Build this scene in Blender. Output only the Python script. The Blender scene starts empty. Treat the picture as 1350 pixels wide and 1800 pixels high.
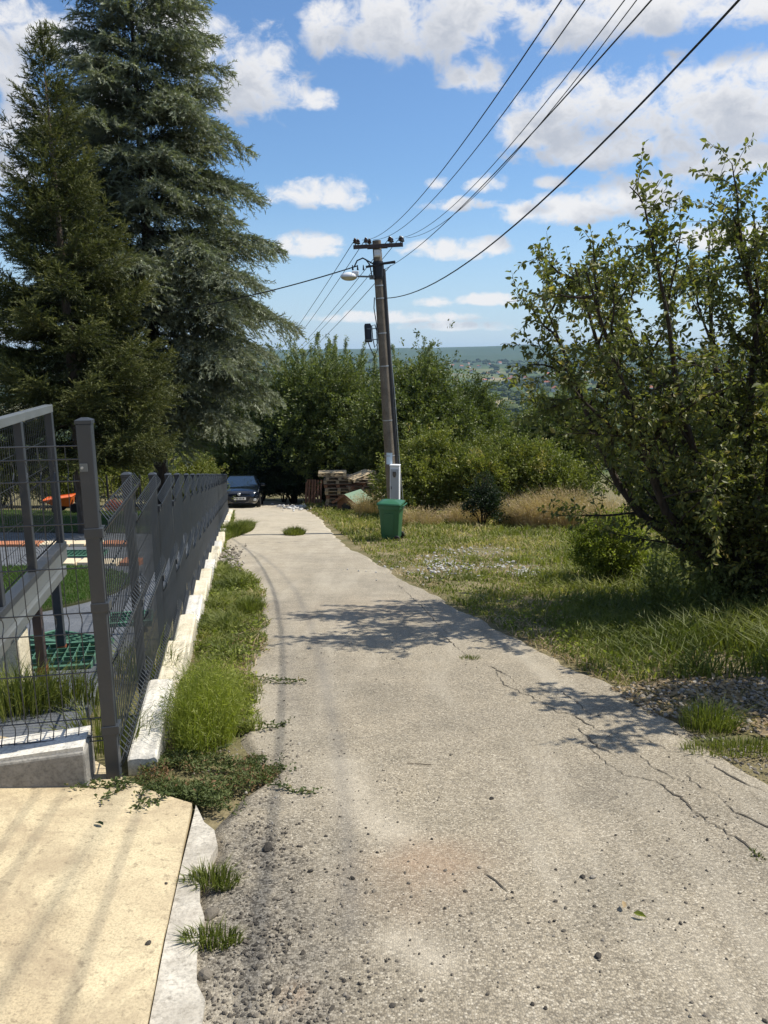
import bpy, math, random
import numpy as np
from mathutils import Vector, Matrix
R = math.radians
random.seed(11)
rng = np.random.default_rng(7)
sc = bpy.context.scene
COL = sc.collection

# ------------------------------------------------------------------ camera
PIT, FPX, EYE = R(12.15), 1300.0, 1.6
cam_d = bpy.data.cameras.new('camera')
cam_d.sensor_fit = 'HORIZONTAL'; cam_d.sensor_width = 36.0
cam_d.lens = 36.0 * FPX / 1350.0
cam_d.clip_start = 0.05; cam_d.clip_end = 40000
cam = bpy.data.objects.new('camera', cam_d); COL.objects.link(cam)
cam.location = (0, 0, EYE); cam.rotation_euler = (R(90) - PIT, 0, 0)
sc.camera = cam

# ------------------------------------------------------------------ sun, sky with clouds, exposure
SUN_AZ, SUN_EL = R(76), R(55)
S = Vector((math.sin(SUN_AZ) * math.cos(SUN_EL), math.cos(SUN_AZ) * math.cos(SUN_EL), math.sin(SUN_EL)))
sun_d = bpy.data.lights.new('sun', 'SUN'); sun_d.energy = 5.0; sun_d.angle = R(0.53); sun_d.color = (1.0, 0.94, 0.83)
sun = bpy.data.objects.new('sun', sun_d); COL.objects.link(sun)
sun.rotation_euler = (-S).to_track_quat('-Z', 'Y').to_euler(); sun.location = (20, 5, 40)

vs = sc.view_settings
sc.display_settings.display_device = 'sRGB'
vs.view_transform = 'Standard'; vs.look = 'None'; vs.gamma = 1.0; vs.use_curve_mapping = False
vs.exposure = 0.33

CP, SP = math.cos(PIT), math.sin(PIT)
def ray(u, v):
    r, t = (u - 675.0) / FPX, (900.0 - v) / FPX
    return np.array([r, CP + t * SP, -SP + t * CP])
def at_y(u, v, Y):
    d = ray(u, v); return Vector((d[0] * Y / d[1], Y, EYE + d[2] * Y / d[1]))

world = bpy.data.worlds.new('World'); sc.world = world; world.use_nodes = True
class NT:
    """small helper for building node trees"""
    def __init__(self, tree): self.t = tree; self.n = tree.nodes; self.l = tree.links
    def new(self, typ, **kw):
        n = self.n.new(typ)
        for k, v in kw.items(): setattr(n, k, v)
        return n
    def put(self, sock, val):
        if isinstance(val, bpy.types.NodeSocket): self.l.new(val, sock)
        elif val is not None: sock.default_value = val
    def math(self, op, a, b=None, c=None, clamp=False):
        n = self.new('ShaderNodeMath', operation=op, use_clamp=clamp)
        for i, x in enumerate((a, b, c)):
            if x is not None: self.put(n.inputs[i], x)
        return n.outputs[0]
    def ss(self, x, lo, hi):
        n = self.new('ShaderNodeMapRange', interpolation_type='SMOOTHSTEP')
        self.put(n.inputs[0], x); n.inputs[1].default_value = lo; n.inputs[2].default_value = hi
        return n.outputs[0]
    def lin(self, x, lo, hi, a=0.0, b=1.0):
        n = self.new('ShaderNodeMapRange'); self.put(n.inputs[0], x)
        for i, q in enumerate((lo, hi, a, b)): n.inputs[i + 1].default_value = q
        return n.outputs[0]
    def mix(self, f, a, b, blend='MIX'):
        n = self.new('ShaderNodeMix', data_type='RGBA', blend_type=blend)
        self.put(n.inputs[0], f); self.put(n.inputs[6], c4(a)); self.put(n.inputs[7], c4(b))
        return n.outputs[2]
    def noise(self, vec, scale, detail=4, rough=0.55, dist=0.0, out=0):
        n = self.new('ShaderNodeTexNoise'); n.inputs['Scale'].default_value = scale
        n.inputs['Detail'].default_value = detail; n.inputs['Roughness'].default_value = rough
        n.inputs['Distortion'].default_value = dist
        if vec is not None: self.l.new(vec, n.inputs['Vector'])
        return n.outputs[out]
    def vor(self, vec, scale, feature='F1', out='Distance', rand=1.0):
        n = self.new('ShaderNodeTexVoronoi', feature=feature); n.inputs['Scale'].default_value = scale
        n.inputs['Randomness'].default_value = rand
        if vec is not None: self.l.new(vec, n.inputs['Vector'])
        return n.outputs[out]
    def ramp(self, f, stops):
        n = self.new('ShaderNodeValToRGB'); e = n.color_ramp.elements
        while len(e) < len(stops): e.new(0.5)
        for q, (p, c) in zip(e, stops): q.position = p; q.color = c4(c)
        self.put(n.inputs[0], f); return n.outputs[0]
    def vec(self, op, a, b=None):
        n = self.new('ShaderNodeVectorMath', operation=op); self.put(n.inputs[0], a)
        if b is not None: self.put(n.inputs[1], b)
        return n
def c4(c):
    if isinstance(c, bpy.types.NodeSocket): return c
    if isinstance(c, (int, float)): return (c, c, c, 1)
    return tuple(c) + (1,) if len(c) == 3 else tuple(c)

# clouds: centre pixel of the photograph, half width, half height in pixels -> azimuth / elevation
CLOUDS = [(440, 150, 95, 85), (350, 90, 75, 55), (300, 40, 60, 40), (70, 60, 85, 50), (15, 130, 40, 70), (25, 235, 70, 55), (20, 300, 40, 30),
          (690, 55, 100, 75), (820, 45, 130, 90), (960, 40, 140, 65), (1130, 25, 170, 48), (1300, 15, 120, 40),
          (830, 135, 60, 40), (1050, 190, 130, 62), (1190, 205, 170, 82), (1310, 200, 110, 85), (950, 235, 80, 38),
          (1120, 260, 200, 40), (1290, 290, 150, 40), (560, 345, 90, 34), (545, 435, 64, 28), (1010, 372, 140, 32), (1110, 350, 100, 40),
          (780, 442, 100, 24), (860, 435, 40, 20), (845, 325, 45, 22), (965, 322, 30, 14), (800, 362, 75, 16),
          (560, 180, 32, 24), (570, 60, 42, 55), (770, 325, 25, 14), (757, 532, 38, 14), (860, 528, 60, 14), (690, 560, 160, 14),
          (30, 590, 70, 60), (800, 575, 100, 12), (1290, 420, 120, 30), (600, 20, 45, 30), (200, 190, 60, 50), (-120, 300, 120, 60), (-150, 100, 150, 70),
          (1500, 200, 130, 80), (1550, 420, 120, 40)]
def build_world():
    tr = NT(world.node_tree); tr.n.clear()
    out = tr.new('ShaderNodeOutputWorld'); bg = tr.new('ShaderNodeBackground'); bg.inputs[1].default_value = 0.10
    tr.l.new(bg.outputs[0], out.inputs[0])
    sky = tr.new('ShaderNodeTexSky', sky_type='NISHITA'); sky.sun_disc = False
    sky.sun_elevation = SUN_EL; sky.sun_rotation = SUN_AZ; sky.altitude = 200; sky.air_density = 1.15; sky.dust_density = 0.6; sky.ozone_density = 2.2
    # the cloud field as a node group of (azimuth, elevation)
    g = bpy.data.node_groups.new('cloud_field', 'ShaderNodeTree')
    g.interface.new_socket('az', in_out='INPUT', socket_type='NodeSocketFloat')
    g.interface.new_socket('el', in_out='INPUT', socket_type='NodeSocketFloat')
    g.interface.new_socket('field', in_out='OUTPUT', socket_type='NodeSocketFloat')
    q = NT(g); gi = q.new('NodeGroupInput'); go = q.new('NodeGroupOutput')
    acc = None
    for (u, v, ru, rv) in CLOUDS:
        d = ray(u, v); d = d / np.linalg.norm(d)
        a, e = math.atan2(d[0], d[1]), math.asin(d[2])
        w = ru / FPX * 1.02; h = rv / FPX * 1.0
        X = q.math('MULTIPLY_ADD', gi.outputs[0], 1 / w, -a / w)
        Y = q.math('MULTIPLY_ADD', gi.outputs[1], 1 / h, -e / h)
        Y = q.math('MAXIMUM', Y, q.math('MULTIPLY', Y, -1.5))
        F = q.math('SUBTRACT', 1.0, q.math('MULTIPLY_ADD', X, X, q.math('MULTIPLY', Y, Y)))
        acc = F if acc is None else q.math('SMOOTH_MAX', acc, F, 0.35)
    q.l.new(acc, go.inputs[0])
    geo = tr.new('ShaderNodeTexCoord'); D = geo.outputs['Generated']
    sep = tr.new('ShaderNodeSeparateXYZ'); tr.l.new(D, sep.inputs[0])
    az = tr.math('ARCTAN2', sep.outputs[0], sep.outputs[1]); el = tr.math('ARCSINE', sep.outputs[2])
    # everywhere beyond the field in view: the same kind of broken cumulus from noise
    outside = tr.ss(tr.vec('DOT_PRODUCT', D, (0, 0.978, 0.208)).outputs['Value'], 0.80, 0.70)
    broad = tr.noise(tr.vec('MULTIPLY', D, (1, 1, 1.8)).outputs[0], 3.2, 2, 0.5)
    gen = tr.math('MULTIPLY', tr.math('SUBTRACT', broad, 0.50), 7.0)
    gen = tr.math('SUBTRACT', gen, tr.math('MULTIPLY', tr.math('SUBTRACT', 1.0, outside), 6.0))
    n1 = tr.noise(D, 11.0, 9, 0.58, 0.25)
    n2 = tr.noise(tr.vec('MULTIPLY', D, (1, 1, 1.5)).outputs[0], 30.0, 8, 0.62, 0.4)
    fb = tr.math('ADD', tr.math('MULTIPLY', tr.math('SUBTRACT', n1, 0.5), 2.9), tr.math('MULTIPLY', tr.math('SUBTRACT', n2, 0.5), 2.6))
    def dens(da, de, lo, hi):
        gr = tr.new('ShaderNodeGroup'); gr.node_tree = g
        tr.put(gr.inputs[0], tr.math('ADD', az, da)); tr.put(gr.inputs[1], tr.math('ADD', el, de))
        f = tr.math('ADD', tr.math('MAXIMUM', gr.outputs[0], gen), fb)
        return tr.ss(f, lo, hi)
    body = dens(0, 0, 0.05, 1.0)
    above = dens(0.012, 0.030, 0.0, 1.5)
    fine = tr.noise(D, 26.0, 6, 0.6)
    lit = tr.math('MULTIPLY', above, tr.lin(fine, 0.3, 0.7, 0.75, 1.1), clamp=True)
    ccol = tr.mix(lit, (7.1, 7.1, 7.2), (4.1, 4.4, 5.0))
    # thin high veil towards the horizon
    veil = tr.math('MULTIPLY', tr.ss(el, 0.22, -0.01), 0.62)
    skyc = tr.mix(1.0, sky.outputs[0], (0.74, 0.93, 1.13), 'MULTIPLY')
    skyc = tr.mix(veil, skyc, (4.3, 5.6, 7.5))
    fade = tr.ss(el, -0.02, 0.05)
    col = tr.mix(tr.math('MULTIPLY', body, tr.math('MULTIPLY', fade, 0.97)), skyc, ccol)
    tr.l.new(col, bg.inputs[0])
build_world()

# ------------------------------------------------------------------ ground height, pixel -> ground
KY = [-80, -45, 0, 40, 120, 300, 600, 1000, 1500, 2300, 3000, 3700, 4500, 5200, 6500, 9500]
KZ = [7.4, 6.9, 0, -6.4, -19, -45, -68, -84, -86, -86, -80, -62, -26, -45, 30, 20]
def vn(x, y, seed=0):
    """value noise 0..1"""
    x = np.asarray(x, float); y = np.asarray(y, float)
    xi = np.floor(x).astype(np.int64); yi = np.floor(y).astype(np.int64); fx = x - xi; fy = y - yi
    def h(a, b):
        n = (a * 374761393 + b * 668265263 + seed * 974711) & 0xffffffff
        n = ((n ^ (n >> 13)) * 1274126177) & 0xffffffff
        return ((n ^ (n >> 16)) & 0xffff) / 65535.0
    sx = fx * fx * (3 - 2 * fx); sy = fy * fy * (3 - 2 * fy)
    a = h(xi, yi) * (1 - sx) + h(xi + 1, yi) * sx
    b = h(xi, yi + 1) * (1 - sx) + h(xi + 1, yi + 1) * sx
    return a * (1 - sy) + b * sy
def fbm(x, y, seed=0, o=4):
    s = 0; a = 0.5; t = 0
    for k in range(o):
        s = s + a * vn(np.asarray(x) * 2 ** k, np.asarray(y) * 2 ** k, seed + k); t += a; a *= 0.5
    return s / t
def gz(x, y):
    x = np.asarray(x, float); y = np.asarray(y, float)
    z = np.interp(y, KY, KZ)
    far = np.clip((y - 500) / 2500, 0, 1)
    z = z + far * (fbm(x / 900 + 7.3, y / 900, 5, 3) - 0.5) * 46 + np.clip((y - 4000) / 2500, 0, 1) * (34 * np.exp(-((x - 1750) / 900) ** 2) + 60 * (fbm(x / 1500 + 3.1, y / 3000, 9, 3) - 0.5))
    return z
def G(u, v):
    d = ray(u, v); k = EYE / (-d[2] - 0.16 * d[1]); return (d[0] * k, d[1] * k)
def Gm(u, v):
    d = ray(u, v); k = 20.0
    while k < 9500:
        p = d * k
        if EYE + p[2] < float(gz(p[0], p[1])): return (p[0], p[1])
        k *= 1.01
    return None
def gv(x, y, dz=0.0): return Vector((x, y, float(gz(x, y)) + dz))
def poly(pts): return np.array([G(*p) for p in pts])
def inside(P, x, y):
    r = np.zeros(len(x), bool); n = len(P)
    for i in range(n):
        x0, y0 = P[i]; x1, y1 = P[(i + 1) % n]
        c = ((y0 > y) != (y1 > y))
        with np.errstate(divide='ignore', invalid='ignore'):
            r ^= c & (x < (x1 - x0) * (y - y0) / (y1 - y0 + 1e-12) + x0)
    return r
def seg_dist(L, x, y):
    best = np.full(x.shape, 1e9)
    for (x0, y0), (x1, y1) in zip(L[:-1], L[1:]):
        dx, dy = x1 - x0, y1 - y0; t = np.clip(((x - x0) * dx + (y - y0) * dy) / (dx * dx + dy * dy + 1e-12), 0, 1)
        best = np.minimum(best, np.hypot(x - x0 - t * dx, y - y0 - t * dy))
    return best

# ------------------------------------------------------------------ mesh helpers
def link(o, parent=None):
    COL.objects.link(o)
    if parent is not None: o.parent = parent
    return o
def raw(name, V, faces, mat, parent=None, smooth=False, tint=None, attrs=None):
    """faces: list of (k, array (n,k))"""
    me = bpy.data.meshes.new(name)
    V = np.asarray(V, np.float32); me.vertices.add(len(V)); me.vertices.foreach_set('co', V.ravel())
    lv = np.concatenate([np.asarray(f, np.int32).ravel() for f in faces]); tot = np.concatenate([np.full(len(f), f.shape[1], np.int32) for f in faces])
    me.loops.add(len(lv)); me.loops.foreach_set('vertex_index', lv)
    me.polygons.add(len(tot)); st = np.concatenate([[0], np.cumsum(tot)[:-1]]).astype(np.int32)
    me.polygons.foreach_set('loop_start', st); me.polygons.foreach_set('loop_total', tot)
    me.polygons.foreach_set('use_smooth', np.full(len(tot), smooth))
    d = dict(attrs or {})
    if tint is not None: d['tint'] = tint
    for k, a in d.items():
        at = me.attributes.new(k, 'FLOAT', 'POINT'); at.data.foreach_set('value', np.asarray(a, np.float32))
    me.update(calc_edges=True); me.materials.append(mat)
    return link(bpy.data.objects.new(name, me), parent)
class MB:
    def __init__(s): s.v = []; s.f = []; s.cut = []
    def add(s, vs, fs, M=None):
        b = len(s.v); s.cut.append(b)
        for p in vs:
            p = Vector(p); s.v.append(M @ p if M else p)
        s.f += [tuple(i + b for i in f) for f in fs]; return s
    def box(s, c, d, M=None, rz=0.0):
        x, y, z = d[0] / 2, d[1] / 2, d[2] / 2
        T = Matrix.Translation(c) @ Matrix.Rotation(rz, 4, 'Z')
        if M: T = M @ T
        return s.add([(-x, -y, -z), (x, -y, -z), (x, y, -z), (-x, y, -z), (-x, -y, z), (x, -y, z), (x, y, z), (-x, y, z)],
                     [(0, 3, 2, 1), (4, 5, 6, 7), (0, 1, 5, 4), (1, 2, 6, 5), (2, 3, 7, 6), (3, 0, 4, 7)], T)
    def tube(s, pts, r, n=6, M=None, cap=True):
        pts = [Vector(p) for p in pts]; rs = r if isinstance(r, (list, tuple)) else [r] * len(pts)
        b = len(s.v); s.cut.append(b); k = len(pts); up = None
        for i, p in enumerate(pts):
            d = (pts[min(i + 1, k - 1)] - pts[max(i - 1, 0)]).normalized()
            if up is None: up = d.orthogonal().normalized()
            else:
                up = up - d * up.dot(d); up = up.normalized() if up.length > 1e-6 else d.orthogonal().normalized()
            w = d.cross(up)
            for j in range(n):
                a = 2 * math.pi * j / n + 0.4
                q = p + (up * math.cos(a) + w * math.sin(a)) * rs[i]
                s.v.append(M @ q if M else q)
        for i in range(k - 1):
            for j in range(n):
                s.f.append((b + i * n + j, b + i * n + (j + 1) % n, b + (i + 1) * n + (j + 1) % n, b + (i + 1) * n + j))
        if cap:
            s.f.append(tuple(b + j for j in reversed(range(n)))); s.f.append(tuple(b + (k - 1) * n + j for j in range(n)))
        return s
    def loft(s, rings, M=None, cap=True, closed=True):
        n = len(rings[0]); fs = []
        for i in range(len(rings) - 1):
            for j in range(n if closed else n - 1):
                fs.append((i * n + j, i * n + (j + 1) % n, (i + 1) * n + (j + 1) % n, (i + 1) * n + j))
        if cap and closed:
            fs.append(tuple(reversed(range(n)))); fs.append(tuple((len(rings) - 1) * n + j for j in range(n)))
        return s.add([p for r in rings for p in r], fs, M)
    def lathe(s, prof, n=16, M=None):
        return s.loft([[(r * math.cos(2 * math.pi * j / n), r * math.sin(2 * math.pi * j / n), z) for j in range(n)] for r, z in prof], M)
    def prism(s, pts, h0, h1, M=None):
        n = len(pts)
        return s.loft([[(x, y, h0) for x, y in pts], [(x, y, h1) for x, y in pts]], M)
    def build_each(s, name, mat, parent=None, **kw):
        """every piece added becomes an object of its own"""
        ed = s.cut + [len(s.v)]
        for a, b in zip(ed[:-1], ed[1:]):
            m = MB(); m.v = s.v[a:b]; m.f = [tuple(i - a for i in f) for f in s.f if a <= f[0] < b]; m.build(name, mat, parent, **kw)
    def build(s, name, mat, parent=None, smooth=False, bevel=0.0, auto=True):
        me = bpy.data.meshes.new(name); me.from_pydata([tuple(p) for p in s.v], [], s.f); me.materials.append(mat)
        if smooth:
            me.polygons.foreach_set('use_smooth', [True] * len(me.polygons))
        o = link(bpy.data.objects.new(name, me), parent)
        if bevel:
            m = o.modifiers.new('bevel', 'BEVEL'); m.width = bevel; m.segments = 2; m.limit_method = 'ANGLE'
        if smooth and auto:
            try: me.set_sharp_from_angle(angle=R(38))
            except Exception: pass
        return o
def thing(name, label, cat, loc=(0, 0, 0), rz=0.0, group=None, tilt=None):
    o = bpy.data.objects.new(name, None); link(o); o.location = loc; o.empty_display_size = 0.2
    if tilt is not None: o.rotation_euler = (tilt, 0, rz)
    else: o.rotation_euler = (0, 0, rz)
    return tag(o, label, cat, group)
def tag(o, label=None, cat=None, group=None, kind=None):
    if label: o['label'] = label
    if cat: o['category'] = cat
    if group: o['group'] = group
    if kind: o['kind'] = kind
    return o
def copy_tree(o, parent=None):
    c = o.copy(); COL.objects.link(c)
    if parent is not None: c.parent = parent
    for ch in o.children: copy_tree(ch, c)
    return c

# ------------------------------------------------------------------ materials
def mat(name):
    m = bpy.data.materials.new(name); m.use_nodes = True; t = NT(m.node_tree); t.n.clear()
    o = t.new('ShaderNodeOutputMaterial'); b = t.new('ShaderNodeBsdfPrincipled'); t.l.new(b.outputs[0], o.inputs[0])
    return m, t, b
def setb(b, rough=0.6, spec=0.4, metal=0.0):
    b.inputs['Roughness'].default_value = rough; b.inputs['Specular IOR Level'].default_value = spec; b.inputs['Metallic'].default_value = metal
def bump(t, b, h, strength=0.4, dist=0.01):
    n = t.new('ShaderNodeBump'); n.inputs['Strength'].default_value = strength; n.inputs['Distance'].default_value = dist
    t.l.new(h, n.inputs['Height']); t.l.new(n.outputs[0], b.inputs['Normal'])
def pos(t): return t.new('ShaderNodeNewGeometry').outputs['Position']
def obc(t): return t.new('ShaderNodeTexCoord').outputs['Object']
def attr(t, name): return t.new('ShaderNodeAttribute', attribute_name=name).outputs['Fac']
def plain(name, col, rough=0.55, spec=0.4, metal=0.0, var=0.18, scale=9.0, bmp=0.08, dirt=None):
    """painted / plastic / metal surface with mottling, fine relief and optional dirt"""
    m, t, b = mat(name); setb(b, rough, spec, metal); P = obc(t)
    n = t.noise(P, scale, 6, 0.6)
    c = t.mix(n, tuple(x * (1 - var) for x in col), tuple(min(1, x * (1 + var)) for x in col))
    if dirt: c = t.mix(t.math('MULTIPLY', t.ss(t.noise(P, scale * 0.6, 8, 0.7), 0.5, 0.75), 0.6), c, dirt)
    t.l.new(c, b.inputs['Base Color'])
    t.l.new(t.lin(n, 0.3, 0.7, rough * 0.8, min(1, rough * 1.2)), b.inputs['Roughness'])
    if bmp: bump(t, b, t.noise(P, scale * 12, 4, 0.6), bmp, 0.004)
    return m
def leafmat(name, dark, light, third=None, trans=0.32, rough=0.5, spec=0.35):
    m, t, b = mat(name); setb(b, rough, spec); f = attr(t, 'tint')
    stops = [(0.0, dark), (0.8, light)] + ([(1.0, third)] if third else [])
    c = t.ramp(f, stops)
    n = t.noise(pos(t), 1.3, 3)
    c = t.mix(1.0, c, t.ramp(n, [(0.3, (0.78, 0.8, 0.75)), (0.7, (1.15, 1.1, 1.05))]), 'MULTIPLY')
    t.l.new(c, b.inputs['Base Color'])
    tl = t.new('ShaderNodeBsdfTranslucent'); t.l.new(t.mix(1.0, c, (1.15, 1.25, 0.55), 'MULTIPLY'), tl.inputs[0])
    mx = t.new('ShaderNodeMixShader'); mx.inputs[0].default_value = trans
    t.l.new(b.outputs[0], mx.inputs[1]); t.l.new(tl.outputs[0], mx.inputs[2])
    t.l.new(mx.outputs[0], t.n['Material Output'].inputs[0])
    return m
def bark(name, col):
    m, t, b = mat(name); setb(b, 0.9, 0.2); P = obc(t)
    n = t.noise(t.vec('MULTIPLY', P, (9, 9, 2)).outputs[0], 2.0, 6, 0.65)
    t.l.new(t.ramp(n, [(0.3, tuple(x * 0.5 for x in col)), (0.7, tuple(x * 1.5 for x in col))]), b.inputs['Base Color'])
    bump(t, b, n, 0.7, 0.02); return m
def mat_concrete(name, col, stain, scale=3.0, grain=140.0):
    m, t, b = mat(name); setb(b, 0.85, 0.25); P = pos(t)
    n = t.noise(P, scale, 7, 0.62); f = t.noise(P, grain, 4, 0.7); w = t.noise(t.vec('MULTIPLY', P, (1, 1, 0.15)).outputs[0], scale * 3, 5, 0.6)
    c = t.mix(t.ss(n, 0.38, 0.7), col, stain)
    c = t.mix(t.math('MULTIPLY', t.ss(w, 0.52, 0.75), 0.4), c, tuple(x * 0.62 for x in stain))
    c = t.mix(1.0, c, t.ramp(f, [(0.32, (0.66, 0.66, 0.66)), (0.52, (1, 1, 1)), (0.7, (1.14, 1.14, 1.12))]), 'MULTIPLY')
    t.l.new(c, b.inputs['Base Color']); bump(t, b, t.math('ADD', f, t.math('MULTIPLY', n, 2.0)), 0.45, 0.006); return m

def mat_road():
    m, t, b = mat('worn_asphalt'); setb(b, 0.9, 0.25); P = pos(t)
    cell = t.new('ShaderNodeTexVoronoi'); cell.inputs['Scale'].default_value = 135; t.l.new(P, cell.inputs['Vector'])
    sp = t.new('ShaderNodeSeparateColor'); t.l.new(cell.outputs['Color'], sp.inputs[0])
    chip = t.ramp(sp.outputs[0], [(0.0, (0.15, 0.133, 0.107)), (0.2, (0.225, 0.202, 0.163)), (0.55, (0.305, 0.273, 0.216)), (0.88, (0.375, 0.342, 0.282)), (1.0, (0.50, 0.465, 0.395))])
    gap = t.ss(cell.outputs['Distance'], 0.50, 0.78)
    chip = t.mix(t.math('MULTIPLY', gap, 0.55), chip, (0.13, 0.122, 0.108))
    big = t.noise(P, 0.55, 6, 0.6); mid = t.noise(P, 3.2, 6, 0.65); fine = t.noise(P, 210, 2, 0.6)
    c = t.mix(1.0, chip, t.ramp(big, [(0.3, (0.80, 0.80, 0.81)), (0.7, (1.16, 1.13, 1.08))]), 'MULTIPLY')
    c = t.mix(1.0, c, t.ramp(mid, [(0.3, (0.85, 0.85, 0.84)), (0.7, (1.12, 1.11, 1.09))]), 'MULTIPLY')
    # long-worn beige dust, streaky along the lane
    streak = t.noise(t.vec('MULTIPLY', P, (2.6, 0.30, 1)).outputs[0], 1.1, 5, 0.6)
    c = t.mix(t.math('MULTIPLY', t.ss(streak, 0.45, 0.72), 0.38), c, (0.44, 0.405, 0.34))
    c = t.mix(t.math('MULTIPLY', attr(t, 'pale'), t.lin(mid, 0.3, 0.7, 0.45, 0.95)), c, (0.50, 0.455, 0.375))
    c = t.mix(t.math('MULTIPLY', attr(t, 'rust'), t.lin(mid, 0.3, 0.7, 0.12, 0.6)), c, (0.36, 0.215, 0.13))
    c = t.mix(t.math('MULTIPLY', attr(t, 'wire_shade_joint'), t.lin(mid, 0.3, 0.75, 0.75, 0.4)), c, (0.135, 0.13, 0.125))
    c = t.mix(t.math('MULTIPLY', attr(t, 'dark'), t.lin(t.noise(P, 9, 7, 0.72), 0.34, 0.58, 0.2, 1.0)), c, t.mix(t.ss(sp.outputs[0], 0.1, 0.95), (0.055, 0.05, 0.043), (0.23, 0.212, 0.182)))
    c = t.mix(1.0, c, (1.02, 1.0, 0.955), 'MULTIPLY')
    t.l.new(c, b.inputs['Base Color'])
    h = t.math('ADD', t.math('MULTIPLY', cell.outputs['Distance'], -0.8), t.math('ADD', t.math('MULTIPLY', sp.outputs[1], 0.8), t.math('MULTIPLY', mid, 1.5)))
    bump(t, b, h, 0.5, 0.006); return m
def mat_ground():
    m, t, b = mat('meadow_ground'); setb(b, 0.95, 0.1); P = pos(t)
    n = t.noise(P, 1.2, 7, 0.65); f = t.noise(P, 28, 5, 0.7)
    near = t.ramp(n, [(0.3, (0.10, 0.105, 0.045)), (0.5, (0.16, 0.14, 0.075)), (0.68, (0.25, 0.205, 0.13))])
    near = t.mix(1.0, near, t.ramp(f, [(0.3, (0.6, 0.6, 0.6)), (0.65, (1.25, 1.25, 1.2))]), 'MULTIPLY')
    dist = t.new('ShaderNodeTexVoronoi'); dist.inputs['Scale'].default_value = 1.0
    t.l.new(t.vec('MULTIPLY', t.vec('ADD', P, t.vec('MULTIPLY', t.noise(P, 0.004, 3, out=1), (90, 90, 0)).outputs[0]).outputs[0], (0.0085, 0.0055, 0.0)).outputs[0], dist.inputs['Vector'])
    sp = t.new('ShaderNodeSeparateColor'); t.l.new(dist.outputs['Color'], sp.inputs[0])
    fld = t.ramp(sp.outputs[0], [(0.0, (0.035, 0.055, 0.02)), (0.3, (0.065, 0.095, 0.032)), (0.55, (0.10, 0.13, 0.045)), (0.75, (0.17, 0.155, 0.08)), (0.88, (0.05, 0.08, 0.026)), (1.0, (0.26, 0.215, 0.125))])
    fld = t.mix(1.0, fld, t.ramp(t.noise(P, 0.03, 5, 0.7), [(0.3, (0.7, 0.7, 0.7)), (0.7, (1.2, 1.2, 1.2))]), 'MULTIPLY')
    sy = t.new('ShaderNodeSeparateXYZ'); t.l.new(P, sy.inputs[0])
    wood = t.math('MULTIPLY', t.ss(sy.outputs[1], 3300, 3900), 0.92)
    fld = t.mix(wood, fld, (0.035, 0.06, 0.025))
    c = t.mix(t.ss(sy.outputs[1], 70, 260), near, fld)
    t.l.new(c, b.inputs['Base Color']); bump(t, b, t.math('ADD', f, n), 0.5, 0.03); return m

M_ROAD, M_GROUND = mat_road(), mat_ground()
def dirty(m, col, amt):
    t = NT(m.node_tree); b = m.node_tree.nodes['Principled BSDF']; P = pos(t); src = b.inputs['Base Color'].links[0].from_socket
    a = t.ss(t.noise(P, 2.3, 8, 0.72, 0.8), 0.43, 0.66); f = t.ss(t.noise(P, 26, 6, 0.75), 0.54, 0.68)
    c = t.mix(t.math('MULTIPLY', a, amt), src, col); c = t.mix(t.math('MULTIPLY', f, amt * 0.9), c, tuple(x * .55 for x in col)); t.l.new(c, b.inputs['Base Color'])
M_DRIVE = mat_concrete('cream_concrete', (0.585, 0.49, 0.315), (0.46, 0.37, 0.235), 1.6, 120)
M_APRON = mat_concrete('pale_rough_concrete', (0.58, 0.535, 0.45), (0.40, 0.37, 0.31), 6.0, 70)
dirty(M_DRIVE, (0.33, 0.26, 0.17), 0.75); dirty(M_APRON, (0.27, 0.235, 0.185), 0.6)
M_WALL = mat_concrete('cream_wall_concrete', (0.66, 0.60, 0.46), (0.50, 0.44, 0.31), 5.0, 60)
M_GREYC = mat_concrete('grey_cast_concrete', (0.31, 0.295, 0.265), (0.21, 0.20, 0.18), 4.0, 55)
M_PALEC = mat_concrete('bleached_lit_concrete', (0.66, 0.63, 0.56), (0.52, 0.49, 0.42), 6.0, 60)
M_STEEL = plain('anthracite_coated_steel', (0.036, 0.042, 0.050), 0.42, 0.5, 0.0, 0.12, 6, 0.03, (0.085, 0.083, 0.08))
M_RAIL = plain('grey_primed_steel', (0.135, 0.148, 0.15), 0.45, 0.5, 0.2, 0.15, 5, 0.05, (0.16, 0.15, 0.13))
M_RUST = plain('rusted_steel', (0.19, 0.065, 0.03), 0.85, 0.2, 0.0, 0.5, 12, 0.4, (0.07, 0.03, 0.02))
M_MEMB = None
def mat_membrane():
    m, t, b = mat('weed_membrane'); setb(b, 0.7, 0.3); P = pos(t)
    n = t.noise(P, 2.2, 6, 0.6, 0.6)
    c = t.ramp(n, [(0.3, (0.075, 0.083, 0.095)), (0.6, (0.13, 0.14, 0.155)), (0.78, (0.19, 0.19, 0.185))])
    t.l.new(c, b.inputs['Base Color']); bump(t, b, t.math('ADD', n, t.math('MULTIPLY', t.noise(P, 60, 2), 0.1)), 0.9, 0.08); return m
M_MEMB = mat_membrane()
M_POLE = mat_concrete('weathered_pole_concrete', (0.20, 0.165, 0.125), (0.13, 0.105, 0.08), 2.5, 40)
M_BLACK = plain('black_plastic', (0.018, 0.018, 0.02), 0.5, 0.4)
M_CABLE = plain('black_cable', (0.02, 0.021, 0.023), 0.6, 0.3, bmp=0)
M_IRON = plain('brown_painted_iron', (0.055, 0.04, 0.038), 0.65, 0.35, 0.0, 0.3, 14, 0.2)
M_PORC = plain('dark_glazed_porcelain', (0.035, 0.02, 0.016), 0.25, 0.5)
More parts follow.
